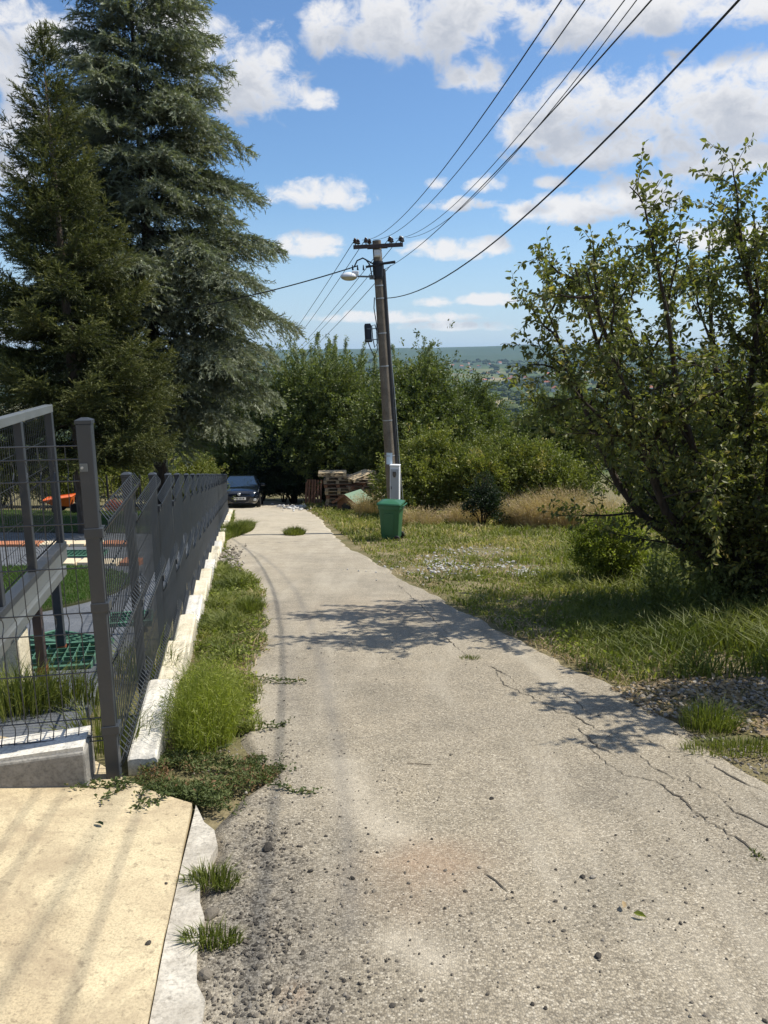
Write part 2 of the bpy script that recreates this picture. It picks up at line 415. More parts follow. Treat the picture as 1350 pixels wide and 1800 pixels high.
M_GALV = plain('galvanised_metal', (0.42, 0.43, 0.43), 0.4, 0.5, 0.6)
M_WHITE = plain('white_enamel', (0.72, 0.73, 0.74), 0.45, 0.45, 0.0, 0.06, 4, 0.03, (0.5, 0.49, 0.46))
M_SHADEDOOR = plain('shaded_white_door', (0.36, 0.37, 0.38), 0.5, 0.4, 0.0, 0.08, 4, 0.03)  # white cabinet door coloured grey to carry the shade on its front
M_GLASSD = plain('dark_glass', (0.02, 0.025, 0.03), 0.08, 0.6, bmp=0)
M_LENS = plain('yellowed_lamp_lens', (0.42, 0.38, 0.24), 0.25, 0.5, bmp=0)
M_BIN = plain('green_bin_plastic', (0.034, 0.125, 0.056), 0.42, 0.4, 0.0, 0.12, 4, 0.06, (0.05, 0.11, 0.06))
M_BINLID = plain('dark_green_lid_plastic', (0.028, 0.115, 0.055), 0.4, 0.4, 0.0, 0.12, 5, 0.05)
M_STICK = plain('printed_sticker', (0.55, 0.66, 0.74), 0.4, 0.4, 0.0, 0.2, 30, 0)
M_BRUSH = [leafmat('hazel_leaf', (0.048, 0.07, 0.018), (0.175, 0.21, 0.062), (0.24, 0.26, 0.085)),
           leafmat('willow_leaf', (0.075, 0.10, 0.045), (0.21, 0.25, 0.12), (0.30, 0.33, 0.19)),
           leafmat('bramble_leaf', (0.075, 0.10, 0.02), (0.24, 0.265, 0.06), (0.34, 0.29, 0.10)),
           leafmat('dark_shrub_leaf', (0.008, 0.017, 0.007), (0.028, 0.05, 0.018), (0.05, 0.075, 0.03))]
M_FRUIT = leafmat('fruit_tree_leaf', (0.065, 0.082, 0.024), (0.215, 0.23, 0.078), (0.36, 0.30, 0.09), 0.4, 0.5, 0.35)
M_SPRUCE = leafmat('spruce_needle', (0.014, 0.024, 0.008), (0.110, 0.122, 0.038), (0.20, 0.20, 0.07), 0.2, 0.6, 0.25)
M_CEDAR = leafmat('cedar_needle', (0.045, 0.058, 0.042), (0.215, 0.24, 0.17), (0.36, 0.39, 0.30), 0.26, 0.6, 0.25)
M_GRASS = leafmat('grass_blade', (0.07, 0.10, 0.02), (0.225, 0.245, 0.065), (0.48, 0.40, 0.21), 0.38, 0.55, 0.3)
M_STRAW = leafmat('dry_straw', (0.24, 0.175, 0.105), (0.50, 0.395, 0.26), (0.60, 0.50, 0.36), 0.3, 0.7, 0.2)
M_LAWN = leafmat('lawn_blade', (0.03, 0.075, 0.012), (0.085, 0.16, 0.03), (0.16, 0.22, 0.05), 0.35, 0.5, 0.3)
M_WEED = leafmat('weed_leaf', (0.11, 0.145, 0.025), (0.28, 0.32, 0.07), (0.40, 0.42, 0.13), 0.5, 0.5, 0.3)
M_CREEP = leafmat('creeping_weed_leaf', (0.05, 0.075, 0.025), (0.135, 0.165, 0.06), (0.25, 0.15, 0.085), 0.3, 0.6, 0.25)
M_FARWOOD = leafmat('far_wood_leaf', (0.018, 0.03, 0.012), (0.05, 0.07, 0.028), (0.08, 0.10, 0.04), 0.0, 0.9, 0.1)
M_BARK, M_BARKD = bark('grey_brown_bark', (0.13, 0.10, 0.075)), bark('dark_bark', (0.055, 0.043, 0.034))
def stonemat(name, a, b_, c_):
    m, t, b = mat(name); setb(b, 0.9, 0.25)
    c = t.ramp(attr(t, 'tint'), [(0.0, a), (0.6, b_), (1.0, c_)])
    c = t.mix(1.0, c, t.ramp(t.noise(pos(t), 160, 4, 0.7), [(0.3, (0.7, 0.7, 0.7)), (0.7, (1.2, 1.2, 1.2))]), 'MULTIPLY')
    t.l.new(c, b.inputs['Base Color']); return m
M_PEB = stonemat('road_pebble', (0.045, 0.040, 0.034), (0.19, 0.165, 0.13), (0.46, 0.42, 0.35))
M_LIME = stonemat('white_limestone', (0.34, 0.33, 0.31), (0.55, 0.54, 0.51), (0.74, 0.73, 0.7))
M_CRACK = plain('crack_dirt', (0.085, 0.075, 0.06), 0.95, 0.1, 0.0, 0.4, 20, 0.2)

# ------------------------------------------------------------------ the ground sheet
FT = Vector((-0.1867, 0.9824, 0)); FN = Vector((0.9824, 0.1867, 0))      # along the fence / towards the road
L_PX = [(380, 1500), (378, 1460), (440, 1400), (462, 1380), (425, 1300), (436, 1240), (426, 1180), (448, 1140), (458, 1090), (452, 1050), (428, 1012), (402, 990), (385, 965), (392, 945), (398, 930), (402, 915), (398, 905), (388, 896)]
R_PX = [(1900, 1800), (1600, 1520), (1350, 1372), (1240, 1316), (1165, 1258), (1080, 1203), (990, 1162), (925, 1133), (880, 1105), (820, 1074), (755, 1041), (700, 1012), (652, 984), (612, 960), (588, 940), (572, 920), (556, 905), (534, 893), (505, 887)]
def edge(px, first, last):
    a = sorted([G(*p) for p in px] + first + last, key=lambda p: p[1]); return np.array([p[1] for p in a]), np.array([p[0] for p in a])
LY, LX = edge(L_PX, [(-0.85, -6), (-0.75, 1.0), (-0.72, 2.4)], [(-6.6, 31.0), (-10.5, 33.5), (-11.5, 41)])
RY, RX = edge(R_PX, [(4.2, -6), (3.6, 0.5)], [(-5.2, 38.2), (-6.4, 41)])
def xl(y): return np.interp(y, LY, LX) + (fbm(np.asarray(y) * 2.2, 0.3, 21, 4) - 0.5) * 0.16
def xr(y): return np.interp(y, RY, RX) + (fbm(np.asarray(y) * 2.0, 9.3, 22, 4) - 0.5) * 0.26
def on_road(x, y, m=0.0): return (x > xl(y) - m) & (x < xr(y) + m) & (y < 39.5)
def build_ground():
    ys = list(np.arange(-60, -6, 3.0)) + list(np.arange(-6, 45, 0.22)); y = 45.0
    while y < 9500: ys.append(y); y *= 1.028
    ys = np.array(ys + [9500.0]); s = np.linspace(-1, 1, 261); s = np.sign(s) * np.abs(s) ** 1.5
    W = 34 + 1.25 * np.clip(ys, 0, None)
    X = s[None, :] * W[:, None]; Y = np.repeat(ys[:, None], len(s), 1)
    Z = gz(X, Y)
    near = np.clip((60 - Y) / 20, 0, 1) * np.clip((Y + 8) / 3, 0, 1)
    road = on_road(X, Y, 0.25)
    side = np.clip((X - xr(np.clip(Y, -6, 40))) / 1.5, 0, 1) + np.clip((xl(np.clip(Y, -6, 40)) - X - 0.6) / 1.5, 0, 1)
    Z = Z + near * side * (fbm(X * 0.9, Y * 0.9, 3) - 0.42) * 0.10
    Z = np.where(road, Z - 0.02, Z)
    n, k = X.shape
    V = np.stack([X, Y, Z], -1).reshape(-1, 3)
    i = np.arange((n - 1) * k).reshape(n - 1, k)[:, :-1].ravel()
    o = raw('ground', V, [np.stack([i, i + 1, i + k + 1, i + k], 1)], M_GROUND, smooth=True)
    tag(o, kind='structure')
build_ground()

def build_road():
    ys = []; y = -5.0
    while y < 40: ys.append(y); y += max(0.028, 0.011 * abs(y - 0.3))
    ys = np.array(ys); k = 170; s = np.linspace(0, 1, k)
    a, b = xl(ys), xr(ys)
    X = a[:, None] + (b - a)[:, None] * s[None]; Y = np.repeat(ys[:, None], k, 1)
    Y = Y + 0.0 * X
    endr = np.clip((ys - 36) / 4, 0, 1)
    Z = gz(X, Y) + 0.012 + (fbm(X * 1.3, Y * 1.3, 31) - 0.5) * 0.025 - 0.042 * np.clip(1 - np.minimum(s, 1 - s)[None] * 40, 0, 1)
    def band(px, w, n=1.0): return np.exp(-(seg_dist(poly(px), X, Y) / w) ** 2) * n
    wire_shade_joint = band([(425, 962), (455, 975), (490, 1003), (520, 1040), (545, 1095), (562, 1160), (578, 1230), (594, 1310), (604, 1400), (612, 1500), (615, 1640)], 0.045, 0.6)  # overhead wire shadows painted as dark curves; the slab joint joins them below
    wire_shade_joint = np.maximum(wire_shade_joint, band([(445, 990), (480, 1035), (500, 1100), (512, 1180), (520, 1260)], 0.05, 0.3))
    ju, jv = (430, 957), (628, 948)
    wire_shade_joint = np.maximum(wire_shade_joint, band([(430, 957), (520, 953), (628, 948)], 0.03, 0.9))
    # dark broken edge by the driveway: tarry, loose
    core = band([(430, 1460), (470, 1560), (505, 1660), (520, 1800)], 0.16) * 0.9
    wide = 0.9 * np.exp(-(seg_dist(poly([(400, 1440), (440, 1560), (460, 1680), (455, 1800), (450, 2000)]), X, Y) / 0.27) ** 2)
    ed = fbm(X * 5, Y * 5, 41); wide = 1.25 * wide * np.clip((ed - 0.27) * 4, 0, 1)
    dark = np.clip(np.maximum(core * np.clip((ed - 0.2) * 3, 0, 1), wide), 0, 1)
    dark = np.maximum(dark, 0.35 * band([(505, 1400), (512, 1250), (500, 1150), (480, 1060)], 0.22))
    rust = np.exp(-(((X - G(775, 1512)[0]) / 0.17) ** 2 + ((Y - G(775, 1512)[1]) / 0.14) ** 2)) + 0.45 * np.exp(-(((X - G(720, 1560)[0]) / 0.22) ** 2 + ((Y - G(720, 1560)[1]) / 0.2) ** 2))
    rust = rust + 0.8 * np.exp(-(((X - G(520, 1755)[0]) / 0.05) ** 2 + ((Y - G(520, 1755)[1]) / 0.07) ** 2))
    rust = rust + 0.3 * np.exp(-(((X - G(660, 1075)[0]) / 0.7) ** 2 + ((Y - G(660, 1075)[1]) / 0.8) ** 2))
    pale = np.clip((Y - 17.0) * 4, 0, 1) * 0.8
    pale = np.maximum(pale, 0.5 * np.clip((Y - 5) / 12, 0, 1))
    pale = np.maximum(pale, band([(600, 1345), (640, 1430), (690, 1470)], 0.12) * 0.6)
    pale = np.maximum(pale, band([(700, 1660), (760, 1690)], 0.08) * 0.6)
    pale = np.maximum(pale, band([(470, 1180), (475, 1300)], 0.22) * 0.45)
    V = np.stack([X, Y, Z], -1).reshape(-1, 3); n = len(ys)
    i = np.arange((n - 1) * k).reshape(n - 1, k)[:, :-1].ravel()
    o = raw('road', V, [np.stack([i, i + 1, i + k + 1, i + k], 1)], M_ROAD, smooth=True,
            attrs=dict(wire_shade_joint=wire_shade_joint.ravel(), dark=dark.ravel(), rust=np.clip(rust, 0, 1).ravel(), pale=np.clip(pale, 0, 1).ravel()))
    return tag(o, kind='structure')
ROAD = build_road()
def road_z(x, y): return float(gz(x, y)) + 0.012 + float((fbm(x * 1.3, y * 1.3, 31) - 0.5) * 0.025)

CRACKS = [[(822, 1156), (844, 1167), (872, 1180), (900, 1196), (933, 1228), (983, 1256), (1017, 1283), (1050, 1300)],
          [(1060, 1300), (1072, 1306), (1122, 1328), (1144, 1350), (1189, 1378)], [(1205, 1367), (1228, 1389), (1267, 1406), (1300, 1439), (1345, 1458), (1400, 1490)],
          [(1020, 1310), (1033, 1317), (1061, 1342), (1100, 1367), (1155, 1378), (1200, 1411), (1228, 1439), (1289, 1478), (1340, 1520)],
          [(855, 1540), (861, 1547), (883, 1567), (900, 1594), (919, 1608)], [(780, 1120), (800, 1136), (822, 1156)], [(945, 1200), (975, 1212), (1000, 1228), (1040, 1262)],
          [(870, 1182), (885, 1207), (905, 1215), (930, 1228)], [(1065, 1300), (1090, 1290), (1130, 1300), (1180, 1325)], [(1240, 1340), (1290, 1372), (1350, 1400)],
          [(983, 1256), (1010, 1262), (1050, 1285)], [(1017, 1283), (1040, 1310), (1085, 1335)], [(700, 1030), (740, 1066), (790, 1120)]]
def build_cracks():
    for c in CRACKS:
        P = poly(c); pts = []
        for (a, b) in zip(P[:-1], P[1:]):
            n = max(2, int(np.hypot(*(b - a)) / 0.03))
            for q in range(n): pts.append(a + (b - a) * q / n)
        pts.append(P[-1]); pts = np.array(pts); w0 = 0.0042
        pts = pts + (rng.random(pts.shape) - 0.5) * 0.028
        V = []
        for i, p in enumerate(pts):
            d = pts[min(i + 1, len(pts) - 1)] - pts[max(0, i - 1)]; d = d / (np.hypot(*d) + 1e-9); nn = np.array([-d[1], d[0]])
            t = i / (len(pts) - 1); w = w0 * (0.2 + 0.9 * math.sin(math.pi * min(1, max(0, t))) ** 0.5) * max(0.12, float(fbm(i * .13, 3.3, len(c))) * 2.6 - .55) * random.uniform(0.3, 1.5)
            for s in (-1, 1):
                q = p + nn * w * s; V.append((q[0], q[1], road_z(q[0], q[1]) + 0.004))
        i = np.arange(0, len(V) - 2, 2)
        raw('crack', V, [np.stack([i, i + 1, i + 3, i + 2], 1)], M_CRACK, ROAD)
build_cracks()

# ------------------------------------------------------------------ driveway and apron
def dz(x, y): return float(gz(x, y)) + 0.036 + 0.07 * max(0.0, -x - 0.9)
def sheet(name, px_or_xy, m, thick=0.08, n=46, lift=0.0, kind='structure', world_xy=False, bumpy=0.006, hz=None):
    P = np.array(px_or_xy) if world_xy else poly(px_or_xy)
    jit = 0.012 if name == 'driveway_apron' else (0.0015 if name == 'driveway' else 0.0)
    hz = hz or dz
    import bmesh
    bm = bmesh.new()
    # fill: dense outline, then a triangulated top with edge wall
    pts = []
    for i_, (a, b) in enumerate(zip(P, np.roll(P, -1, 0))):
        k = max(1, int(np.hypot(*(b - a)) / 0.07))
        for q in range(k): pts.append(a + (b - a) * q / k + (rng.random(2) - .5) * 2 * jit * (1 if i_ < 10 or name == 'driveway' else 0))
    top = [bm.verts.new((p[0], p[1], hz(p[0], p[1]) + lift)) for p in pts]
    bot = [bm.verts.new((p[0], p[1], hz(p[0], p[1]) + lift - thick)) for p in pts]
    for i in range(len(pts)):
        j = (i + 1) % len(pts); bm.faces.new((bot[i], bot[j], top[j], top[i]))
    ed = [bm.edges.get((top[i], top[(i + 1) % len(pts)])) for i in range(len(pts))]
    bmesh.ops.triangle_fill(bm, edges=ed, use_beauty=True)
    bmesh.ops.recalc_face_normals(bm, faces=bm.faces)
    me = bpy.data.meshes.new(name); bm.to_mesh(me); bm.free(); me.materials.append(m)
    o = link(bpy.data.objects.new(name, me)); o['kind'] = kind; return o
drive = [(-120, 1320), (0, 1328), (90, 1340), (172, 1362), (215, 1386), (262, 1405), (338, 1424), (318, 1530), (290, 1660), (262, 1810), (238, 2000)]
Dp = [tuple(p) for p in poly(drive)]
Dp += [(-0.95, -4.5), (-5.5, -4.5), (-5.5, 2.9)]
sheet('driveway', Dp, M_DRIVE, 0.10, world_xy=True)
apr = [(340.5, 1424), (356, 1440), (373, 1470), (376, 1498), (364, 1532), (352, 1560), (357, 1600), (347, 1650), (350, 1690), (344, 1740), (347, 1810), (332, 2000)]
Ap = [tuple(p) for p in poly(apr)] + [(-0.72, -4.5), (-0.935, -4.5)] + [tuple(p) for p in poly([(240.5, 2000), (264.5, 1810), (292.5, 1660), (320.5, 1530)])]
def jag(P, a=0.02):
    return [(x + random.uniform(-a, a) * (i < len(apr)), y) for i, (x, y) in enumerate(P)]
sheet('driveway_apron', jag(Ap), M_APRON, 0.07, world_xy=True, lift=-0.006)

# ------------------------------------------------------------------ roadside wire fence on its stepped kerb wall
P0 = Vector((-1.345, 3.33, 0)); STEP = 1.12; DROP = 0.179; NB = 21
def bay(i): return P0 + FT * (STEP * i)
def wire_panel(w, z_top, z_bot, folds, bars, sp=0.05, r=0.0034, n=3):
    """welded mesh panel in local x (along) / y (fold, outwards) / z"""
    mb = MB()
    prof = [(0, z_bot)]
    for (hi, lo) in sorted(folds, key=lambda q: q[1]):
        if lo > z_bot + 0.01: prof.append((0, lo))
        prof += [(0.032, (hi + lo) / 2 - 0.012), (0.032, (hi + lo) / 2 + 0.012), (0, hi)]
    if prof[-1][1] < z_top - 0.005: prof.append((0, z_top))
    k = int(w / sp)
    for j in range(k + 1):
        x = w * (j + 0.0) / k
        mb.tube([(x, y, z) for y, z in prof], r, n, cap=False)
    for (y, z) in bars:
        mb.tube([(0.0, y - 0.006, z), (w, y - 0.006, z)], r * 1.15, n, cap=False)
    return mb
fence = thing('mesh_fence', 'long anthracite welded mesh fence stepping downhill on a low cream wall along the road', 'fence')
PZT, PZB = 0.88, -0.42
folds = [(0.885, 0.765), (0.25, 0.13), (-0.30, -0.415)]
bars = [(0, 0.88), (0.038, 0.83), (0, 0.77), (0, 0.57), (0, 0.37), (0, 0.25), (0.038, 0.195), (0, 0.13), (0, -0.08), (0, -0.30), (0.038, -0.36), (0, -0.415)]
pan0 = None
for i in range(NB):
    b0 = bay(i) + FN * 0.034
    M = Matrix.Translation(b0 + Vector((0, 0, -DROP * i))) @ Matrix.Rotation(math.atan2(FT.y, FT.x), 4, 'Z') @ Matrix.Scale(-1, 4, (0, 1, 0))
    if pan0 is None:
        pan0 = wire_panel(STEP, PZT, PZB, folds, bars).build('wire_panel', M_STEEL, fence); o = pan0
    else:
        o = pan0.copy(); COL.objects.link(o); o.parent = fence
    o.matrix_basis = M
    jit = random.uniform(-0.006, 0.006); o.location.z += jit
def post_mesh(h, sx=0.06, sy=0.045):
    mb = MB(); mb.box((0, 0, h / 2), (sx, sy, h)); return mb
def cap_mb(h, sx, sy):
    mb = MB(); a, b = sx / 2 + 0.004, sy / 2 + 0.004
    mb.loft([[(-a, -b, h), (a, -b, h), (a, b, h), (-a, b, h)], [(-a, -b, h + 0.016), (a, -b, h + 0.016), (a, b, h + 0.016), (-a, b, h + 0.016)],
             [(-a * .4, -b * .4, h + 0.026), (a * .4, -b * .4, h + 0.026), (a * .4, b * .4, h + 0.026), (-a * .4, b * .4, h + 0.026)]])
    return mb
RZF = math.atan2(FT.y, FT.x) - math.pi / 2
p_src = None
for i in range(1, NB + 1):
    b = bay(i); zt = 1.045 - DROP * i; h = 1.75
    if 9 <= i <= 13: h += 0.07
    if p_src is None:
        p_src = post_mesh(1.75, 0.05, 0.06).build('post', M_STEEL, fence, bevel=0.003)
        c_src = cap_mb(1.75, 0.05, 0.06).build('post_cap', M_STEEL, p_src)
        cl = MB(); cl.box((0.03, 0, 1.5), (0.028, 0.066, 0.045)); cl.box((0.03, 0, 0.95), (0.028, 0.066, 0.045)); cl.box((0.03, 0, 0.45), (0.028, 0.066, 0.045))
        cl.build_each('panel_clamp', M_STEEL, p_src); o = p_src
    else: o = copy_tree(p_src, fence)
    o.location = (b.x, b.y, zt - h + (0.07 if 9 <= i <= 13 else 0)); o.rotation_euler = (random.uniform(-.006, .006), random.uniform(-.008, .008), RZF)
# the tall gate post that the fence starts from
gp = thing('gate_post', 'tallest square anthracite post at the driveway corner with clamp bands', 'post', (P0.x, P0.y, -0.62), RZF)
post_mesh(1.91, 0.065, 0.065).build('shaft', M_STEEL, gp, bevel=0.004)
cap_mb(1.91, 0.065, 0.065).build('cap', M_STEEL, gp)
for z in (1.43 - 0.02, 1.05, 0.42):
    q = MB(); q.box((0.006, 0, z), (0.082, 0.078, 0.045)).build('clamp_band', M_STEEL, gp, bevel=0.003)
q = MB(); q.box((-0.012, -0.037, 1.72 - 0.005), (0.032, 0.008, 0.035)); q.build('bolt_plate', M_RAIL, gp)
q = MB(); q.tube([(-0.018, -0.041, 1.715), (-0.018, -0.047, 1.715)], 0.006, 8).build('bolt', M_GALV, gp)

kerb = thing('kerb_wall', 'low stepped cream concrete wall carrying the road fence', 'wall')
for i in range(NB + 1):
    a, b = bay(i), bay(i + 1); zt = -0.455 - DROP * i; L = STEP - 0.006
    mb = MB(); c = (a + b) / 2 + FN * 0.115; ht = 0.75; w0 = 0.15
    hx, hy = w0 / 2, L / 2; j = lambda s=0.006: random.uniform(-s, s)
    st0 = 0.14 if i == 0 else 0.0
    prof = [(-hy + st0, 0), (-hy + st0, ht - 0.012), (-hy + st0 + 0.014, ht), (hy - 0.02, ht + j()), (hy, ht - 0.02), (hy, 0)]
    rings = []
    for x in (-hx, -hx + 0.012, -0.02, 0.03, hx - 0.014, hx):
        ed = 0.010 if abs(x) >= hx - 1e-6 else 0.0
        rings.append([(x + j(0.003), y, z - (ed if z > 0.1 else 0) + (j(0.004) if z > 0.1 else 0)) for y, z in prof])
    mb.loft(rings, Matrix.Translation((c.x, c.y, zt - ht)) @ Matrix.Rotation(RZF, 4, 'Z'))
    o = mb.build('wall_segment', M_WALL if i % 3 else M_PALEC, kerb)

# short mesh panel over the low grey wall beside the gate post
stub = thing('concrete_stub_wall', 'low grey cast concrete wall between driveway and gate post, top rising towards the post', 'wall')
A = P0 - FN * 0.10 - FT * 0.02; B = A - FN * 0.64
mb = MB(); T = -FT
def q3(p, d, z): v = p + FT * d; return (v.x, v.y, z)
mb.loft([[q3(B, 0.10, -0.95), q3(B, -0.10, -0.95), q3(B, -0.10, -0.285), q3(B, 0.10, -0.285)], [q3(A, 0.10, -0.95), q3(A, -0.10, -0.95), q3(A, -0.10, -0.255), q3(A, 0.10, -0.235)]])
mb.build('wall_body', M_GREYC, stub, bevel=0.012)
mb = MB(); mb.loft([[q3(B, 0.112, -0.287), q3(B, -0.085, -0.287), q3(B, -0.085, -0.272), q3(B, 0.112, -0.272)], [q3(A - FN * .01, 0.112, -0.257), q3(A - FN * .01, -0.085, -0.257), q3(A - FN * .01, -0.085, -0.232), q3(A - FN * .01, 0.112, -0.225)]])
mb.build('wall_sunlit_top', M_PALEC, stub)  # paler slab puts the sunlit top, against the shaded front, into concrete colour
side = thing('wire_fence', 'short welded wire fence panel on the low grey wall before the sliding gate', 'fence')
M = Matrix.Translation(P0 - FN * 0.035) @ Matrix.Rotation(math.atan2(FN.y, FN.x), 4, 'Z') @ Matrix.Scale(-1, 4, (1, 0, 0))
o = wire_panel(0.64, 1.195, -0.265, [(1.13, 1.03), (0.40, 0.30), (-0.14, -0.24)], [(0, 1.19), (0, 1.13), (0, 1.03), (0, 0.83), (0, 0.62), (0, 0.40), (0, 0.30), (0, 0.10), (0, -0.14), (0, -0.24), (0, -0.262)], 0.0555, 0.0027, 4).build('wire_panel', M_STEEL, side)
o.matrix_basis = M

# ------------------------------------------------------------------ the sliding gate leaf
GE = Vector((-2.655, 5.9, 0))
gate = thing('sliding_gate', 'grey steel sliding gate leaf with mesh infill on a heavy bottom rail', 'gate', (GE.x, GE.y, 0), math.atan2(-FT.y, -FT.x))
GL = 4.2
MB().box((GL / 2, 0, 1.17), (GL, 0.06, 0.06)).build('top_rail', M_RAIL, gate, bevel=0.004)
MB().box((GL / 2, 0, 0.06), (GL, 0.08, 0.05)).build('lower_rail', M_STEEL, gate, bevel=0.004)
mb = MB(); mb.loft([[(0.0, y, z) for y, z in [(-.035, -.06), (-.01, -.06), (-.01, -.05), (-.027, -.05), (-.027, .02), (.027, .02), (.027, -.05), (.01, -.05), (.01, -.06), (.035, -.06), (.035, .032), (-.035, .032)]],
                    [(GL, y, z) for y, z in [(-.035, -.06), (-.01, -.06), (-.01, -.05), (-.027, -.05), (-.027, .02), (.027, .02), (.027, -.05), (.01, -.05), (.01, -.06), (.035, -.06), (.035, .032), (-.035, .032)]]])
mb.build('bottom_track', M_RAIL, gate)
for x in (0.03, 0.87, 1.62, 2.7, 3.8):
    MB().box((x, 0, 0.6125), (0.055, 0.055, 1.055)).build('stile', M_STEEL, gate, bevel=0.004)
o = wire_panel(GL - 0.1, 1.12, 0.10, [(0.72, 0.62), (0.21, 0.11)], [(0, 1.11), (0, 0.92), (0, 0.72), (0, 0.62), (0, 0.45), (0, 0.30), (0, 0.21), (0, 0.11)], 0.05, 0.0022).build('mesh_infill', M_STEEL, gate)
o.location = (0.06, -0.03, 0)
sup = thing('gate_beam', 'pale steel carrier beam on stub posts under the sliding gate', 'beam', (GE.x, GE.y, 0), math.atan2(-FT.y, -FT.x))
MB().box((1.3, 0.03, -0.105), (2.2, 0.075, 0.075)).build('beam', M_RAIL, sup, bevel=0.006)
for (x, y, dx) in ((0.30, 0.0, 0.0), (0.95, 0.02, 0.0)):
    zb = float(gz(GE.x, GE.y - x)) - 0.05
    o = MB().box((x, y, (zb - 0.145) / 2 + 0.12), (0.06, 0.06, -0.145 - zb - 0.24)).build('post', M_STEEL if x < .5 else M_IRON, sup, bevel=0.003)
    MB().box((x, y, zb + 0.12), (0.064, 0.064, 0.24)).build('rusty_base', M_RUST, o)
blk = thing('gate_foundation', 'cream concrete block under the near end of the gate beam', 'wall', (-3.06, 4.72, -0.78), RZF)
mb = MB(); mb.box((0, 0, 0.05), (1.15, 0.24, 0.9)).build('block', M_WALL, blk, bevel=0.02)

# ------------------------------------------------------------------ the utility pole
PB = Vector((0.29, 18.9, float(gz(0.29, 18.9)))); PH = 7.28
pole = thing('utility_pole', 'leaning round concrete power pole with crossarm, street lamp and white meter box', 'pole', PB, 0.0)
LEAN = -0.47 / PH
def pp(h): return Vector((LEAN * h, 0, h))
mb = MB(); hs = [-0.6, 0, 1, 2.5, 4, 5.5, 6.6, PH]
mb.tube([pp(h) for h in hs], [0.158 - 0.0072 * max(h, 0) for h in hs], 20)
mb.build('shaft', M_POLE, pole, smooth=True)
mb = MB()
for h in (2.05, 2.95, 4.3, 5.1, 5.93, 6.23):
    r = 0.16 - 0.0072 * h + 0.004
    mb.tube([pp(h - 0.012), pp(h + 0.012)], r, 20)
mb.build_each('strap', M_GALV, pole)
mb = MB()
mb.tube([pp(0.9) + Vector((0.175, -0.03, 0)), pp(3.0) + Vector((0.15, -0.03, 0)), pp(6.62) + Vector((0.125, -0.02, 0))], 0.052, 8)
mb.build('cable_duct', plain('dark_duct_plastic', (0.045, 0.044, 0.045), 0.6, 0.3), pole, smooth=True)
mb = MB(); mb.tube([pp(0.6) + Vector((0.27, -0.05, 0)), pp(1.8) + Vector((0.232, -0.05, 0)), pp(3.6) + Vector((0.21, -0.05, 0)), pp(4.6) + Vector((0.18, -0.04, 0))], 0.011, 6)
mb.build('earth_wire', M_GALV, pole)
# crossarm and insulators
ca = MB(); AH = 7.14; AM = Matrix.Translation(pp(AH)) @ Matrix.Rotation(R(-3.5), 4, 'Y') @ Matrix.Rotation(R(5), 4, 'Z')
ca.box((0.02, -0.125, 0), (1.2, 0.07, 0.09), AM).box((0.02, 0.12, 0), (0.5, 0.012, 0.07), AM)
ca.tube([(-0.17, -0.14, 0), (-0.17, 0.14, 0)], 0.012, 6, AM).tube([(0.17, -0.14, 0), (0.17, 0.14, 0)], 0.012, 6, AM)
arm = ca.build('crossarm', M_IRON, pole, bevel=0.006)
INS = []
ins0 = None
for x, yo in ((-0.53, -0.125), (-0.45, 0.05), (-0.27, -0.125), (-0.17, 0.07), (0.31, -0.125), (0.37, 0.05), (0.57, -0.125), (0.63, 0.05)):
    if ins0 is None:
        mi = MB(); mi.lathe([(0.0, -0.07), (0.014, -0.07), (0.014, 0.045), (0.052, 0.045), (0.056, 0.07), (0.036, 0.085), (0.048, 0.095), (0.05, 0.118), (0.03, 0.125), (0.032, 0.145), (0.022, 0.16), (0, 0.163)], 12)
        ins0 = mi.build('insulator', M_PORC, pole, smooth=True); o = ins0
    else: o = ins0.copy(); COL.objects.link(o); o.parent = pole
    o.matrix_basis = AM @ Matrix.Translation((x, yo, 0.045)); INS.append(PB + (AM @ Vector((x, yo, 0.175))))
# lower dead-end bracket
lb = MB(); LH = 6.78
lb.box((0, 0, 0), (0.3, 0.26, 0.42), Matrix.Translation(pp(6.6))).box((0.19, -0.05, 0.02), (0.34, 0.06, 0.07), Matrix.Translation(pp(LH - .05)) @ Matrix.Rotation(R(-8), 4, 'Y'))
lb.box((-0.19, -0.05, 0.02), (0.3, 0.06, 0.05), Matrix.Translation(pp(LH - .09)) @ Matrix.Rotation(R(-12), 4, 'Y'))
lb.tube([pp(6.62) + Vector((0.1, -.12, 0)), pp(6.62) + Vector((0.34, -.1, 0.2))], 0.012, 6)
lb2 = MB()
lb2.tube([pp(h) for h in (6.38, 6.45, 6.7, 6.80)], [0.128, 0.14, 0.14, 0.125], 14)
lb2.tube([pp(6.72) + Vector((0.0, -.13, 0)), pp(6.78) + Vector((0.42, -.08, 0))], [0.03, 0.035], 8)
lb2.tube([pp(6.70) + Vector((0.0, -.13, 0)), pp(6.66) + Vector((-0.30, -.1, 0))], [0.022, 0.03], 8)
lb2.build('termination_bracket', M_BLACK, pole)
mb = MB(); mb.box((0, -0.122, 0), (0.16, 0.05, 0.17), Matrix.Translation(pp(6.97)))
mb.tube([pp(6.93) + Vector((-.07, -.12, 0)), pp(6.93) + Vector((.07, -.12, 0))], 0.05, 10)
mb.build('ceramic_fuse', plain('white_ceramic', (0.66, 0.64, 0.6), 0.3, 0.5), pole, bevel=0.01)
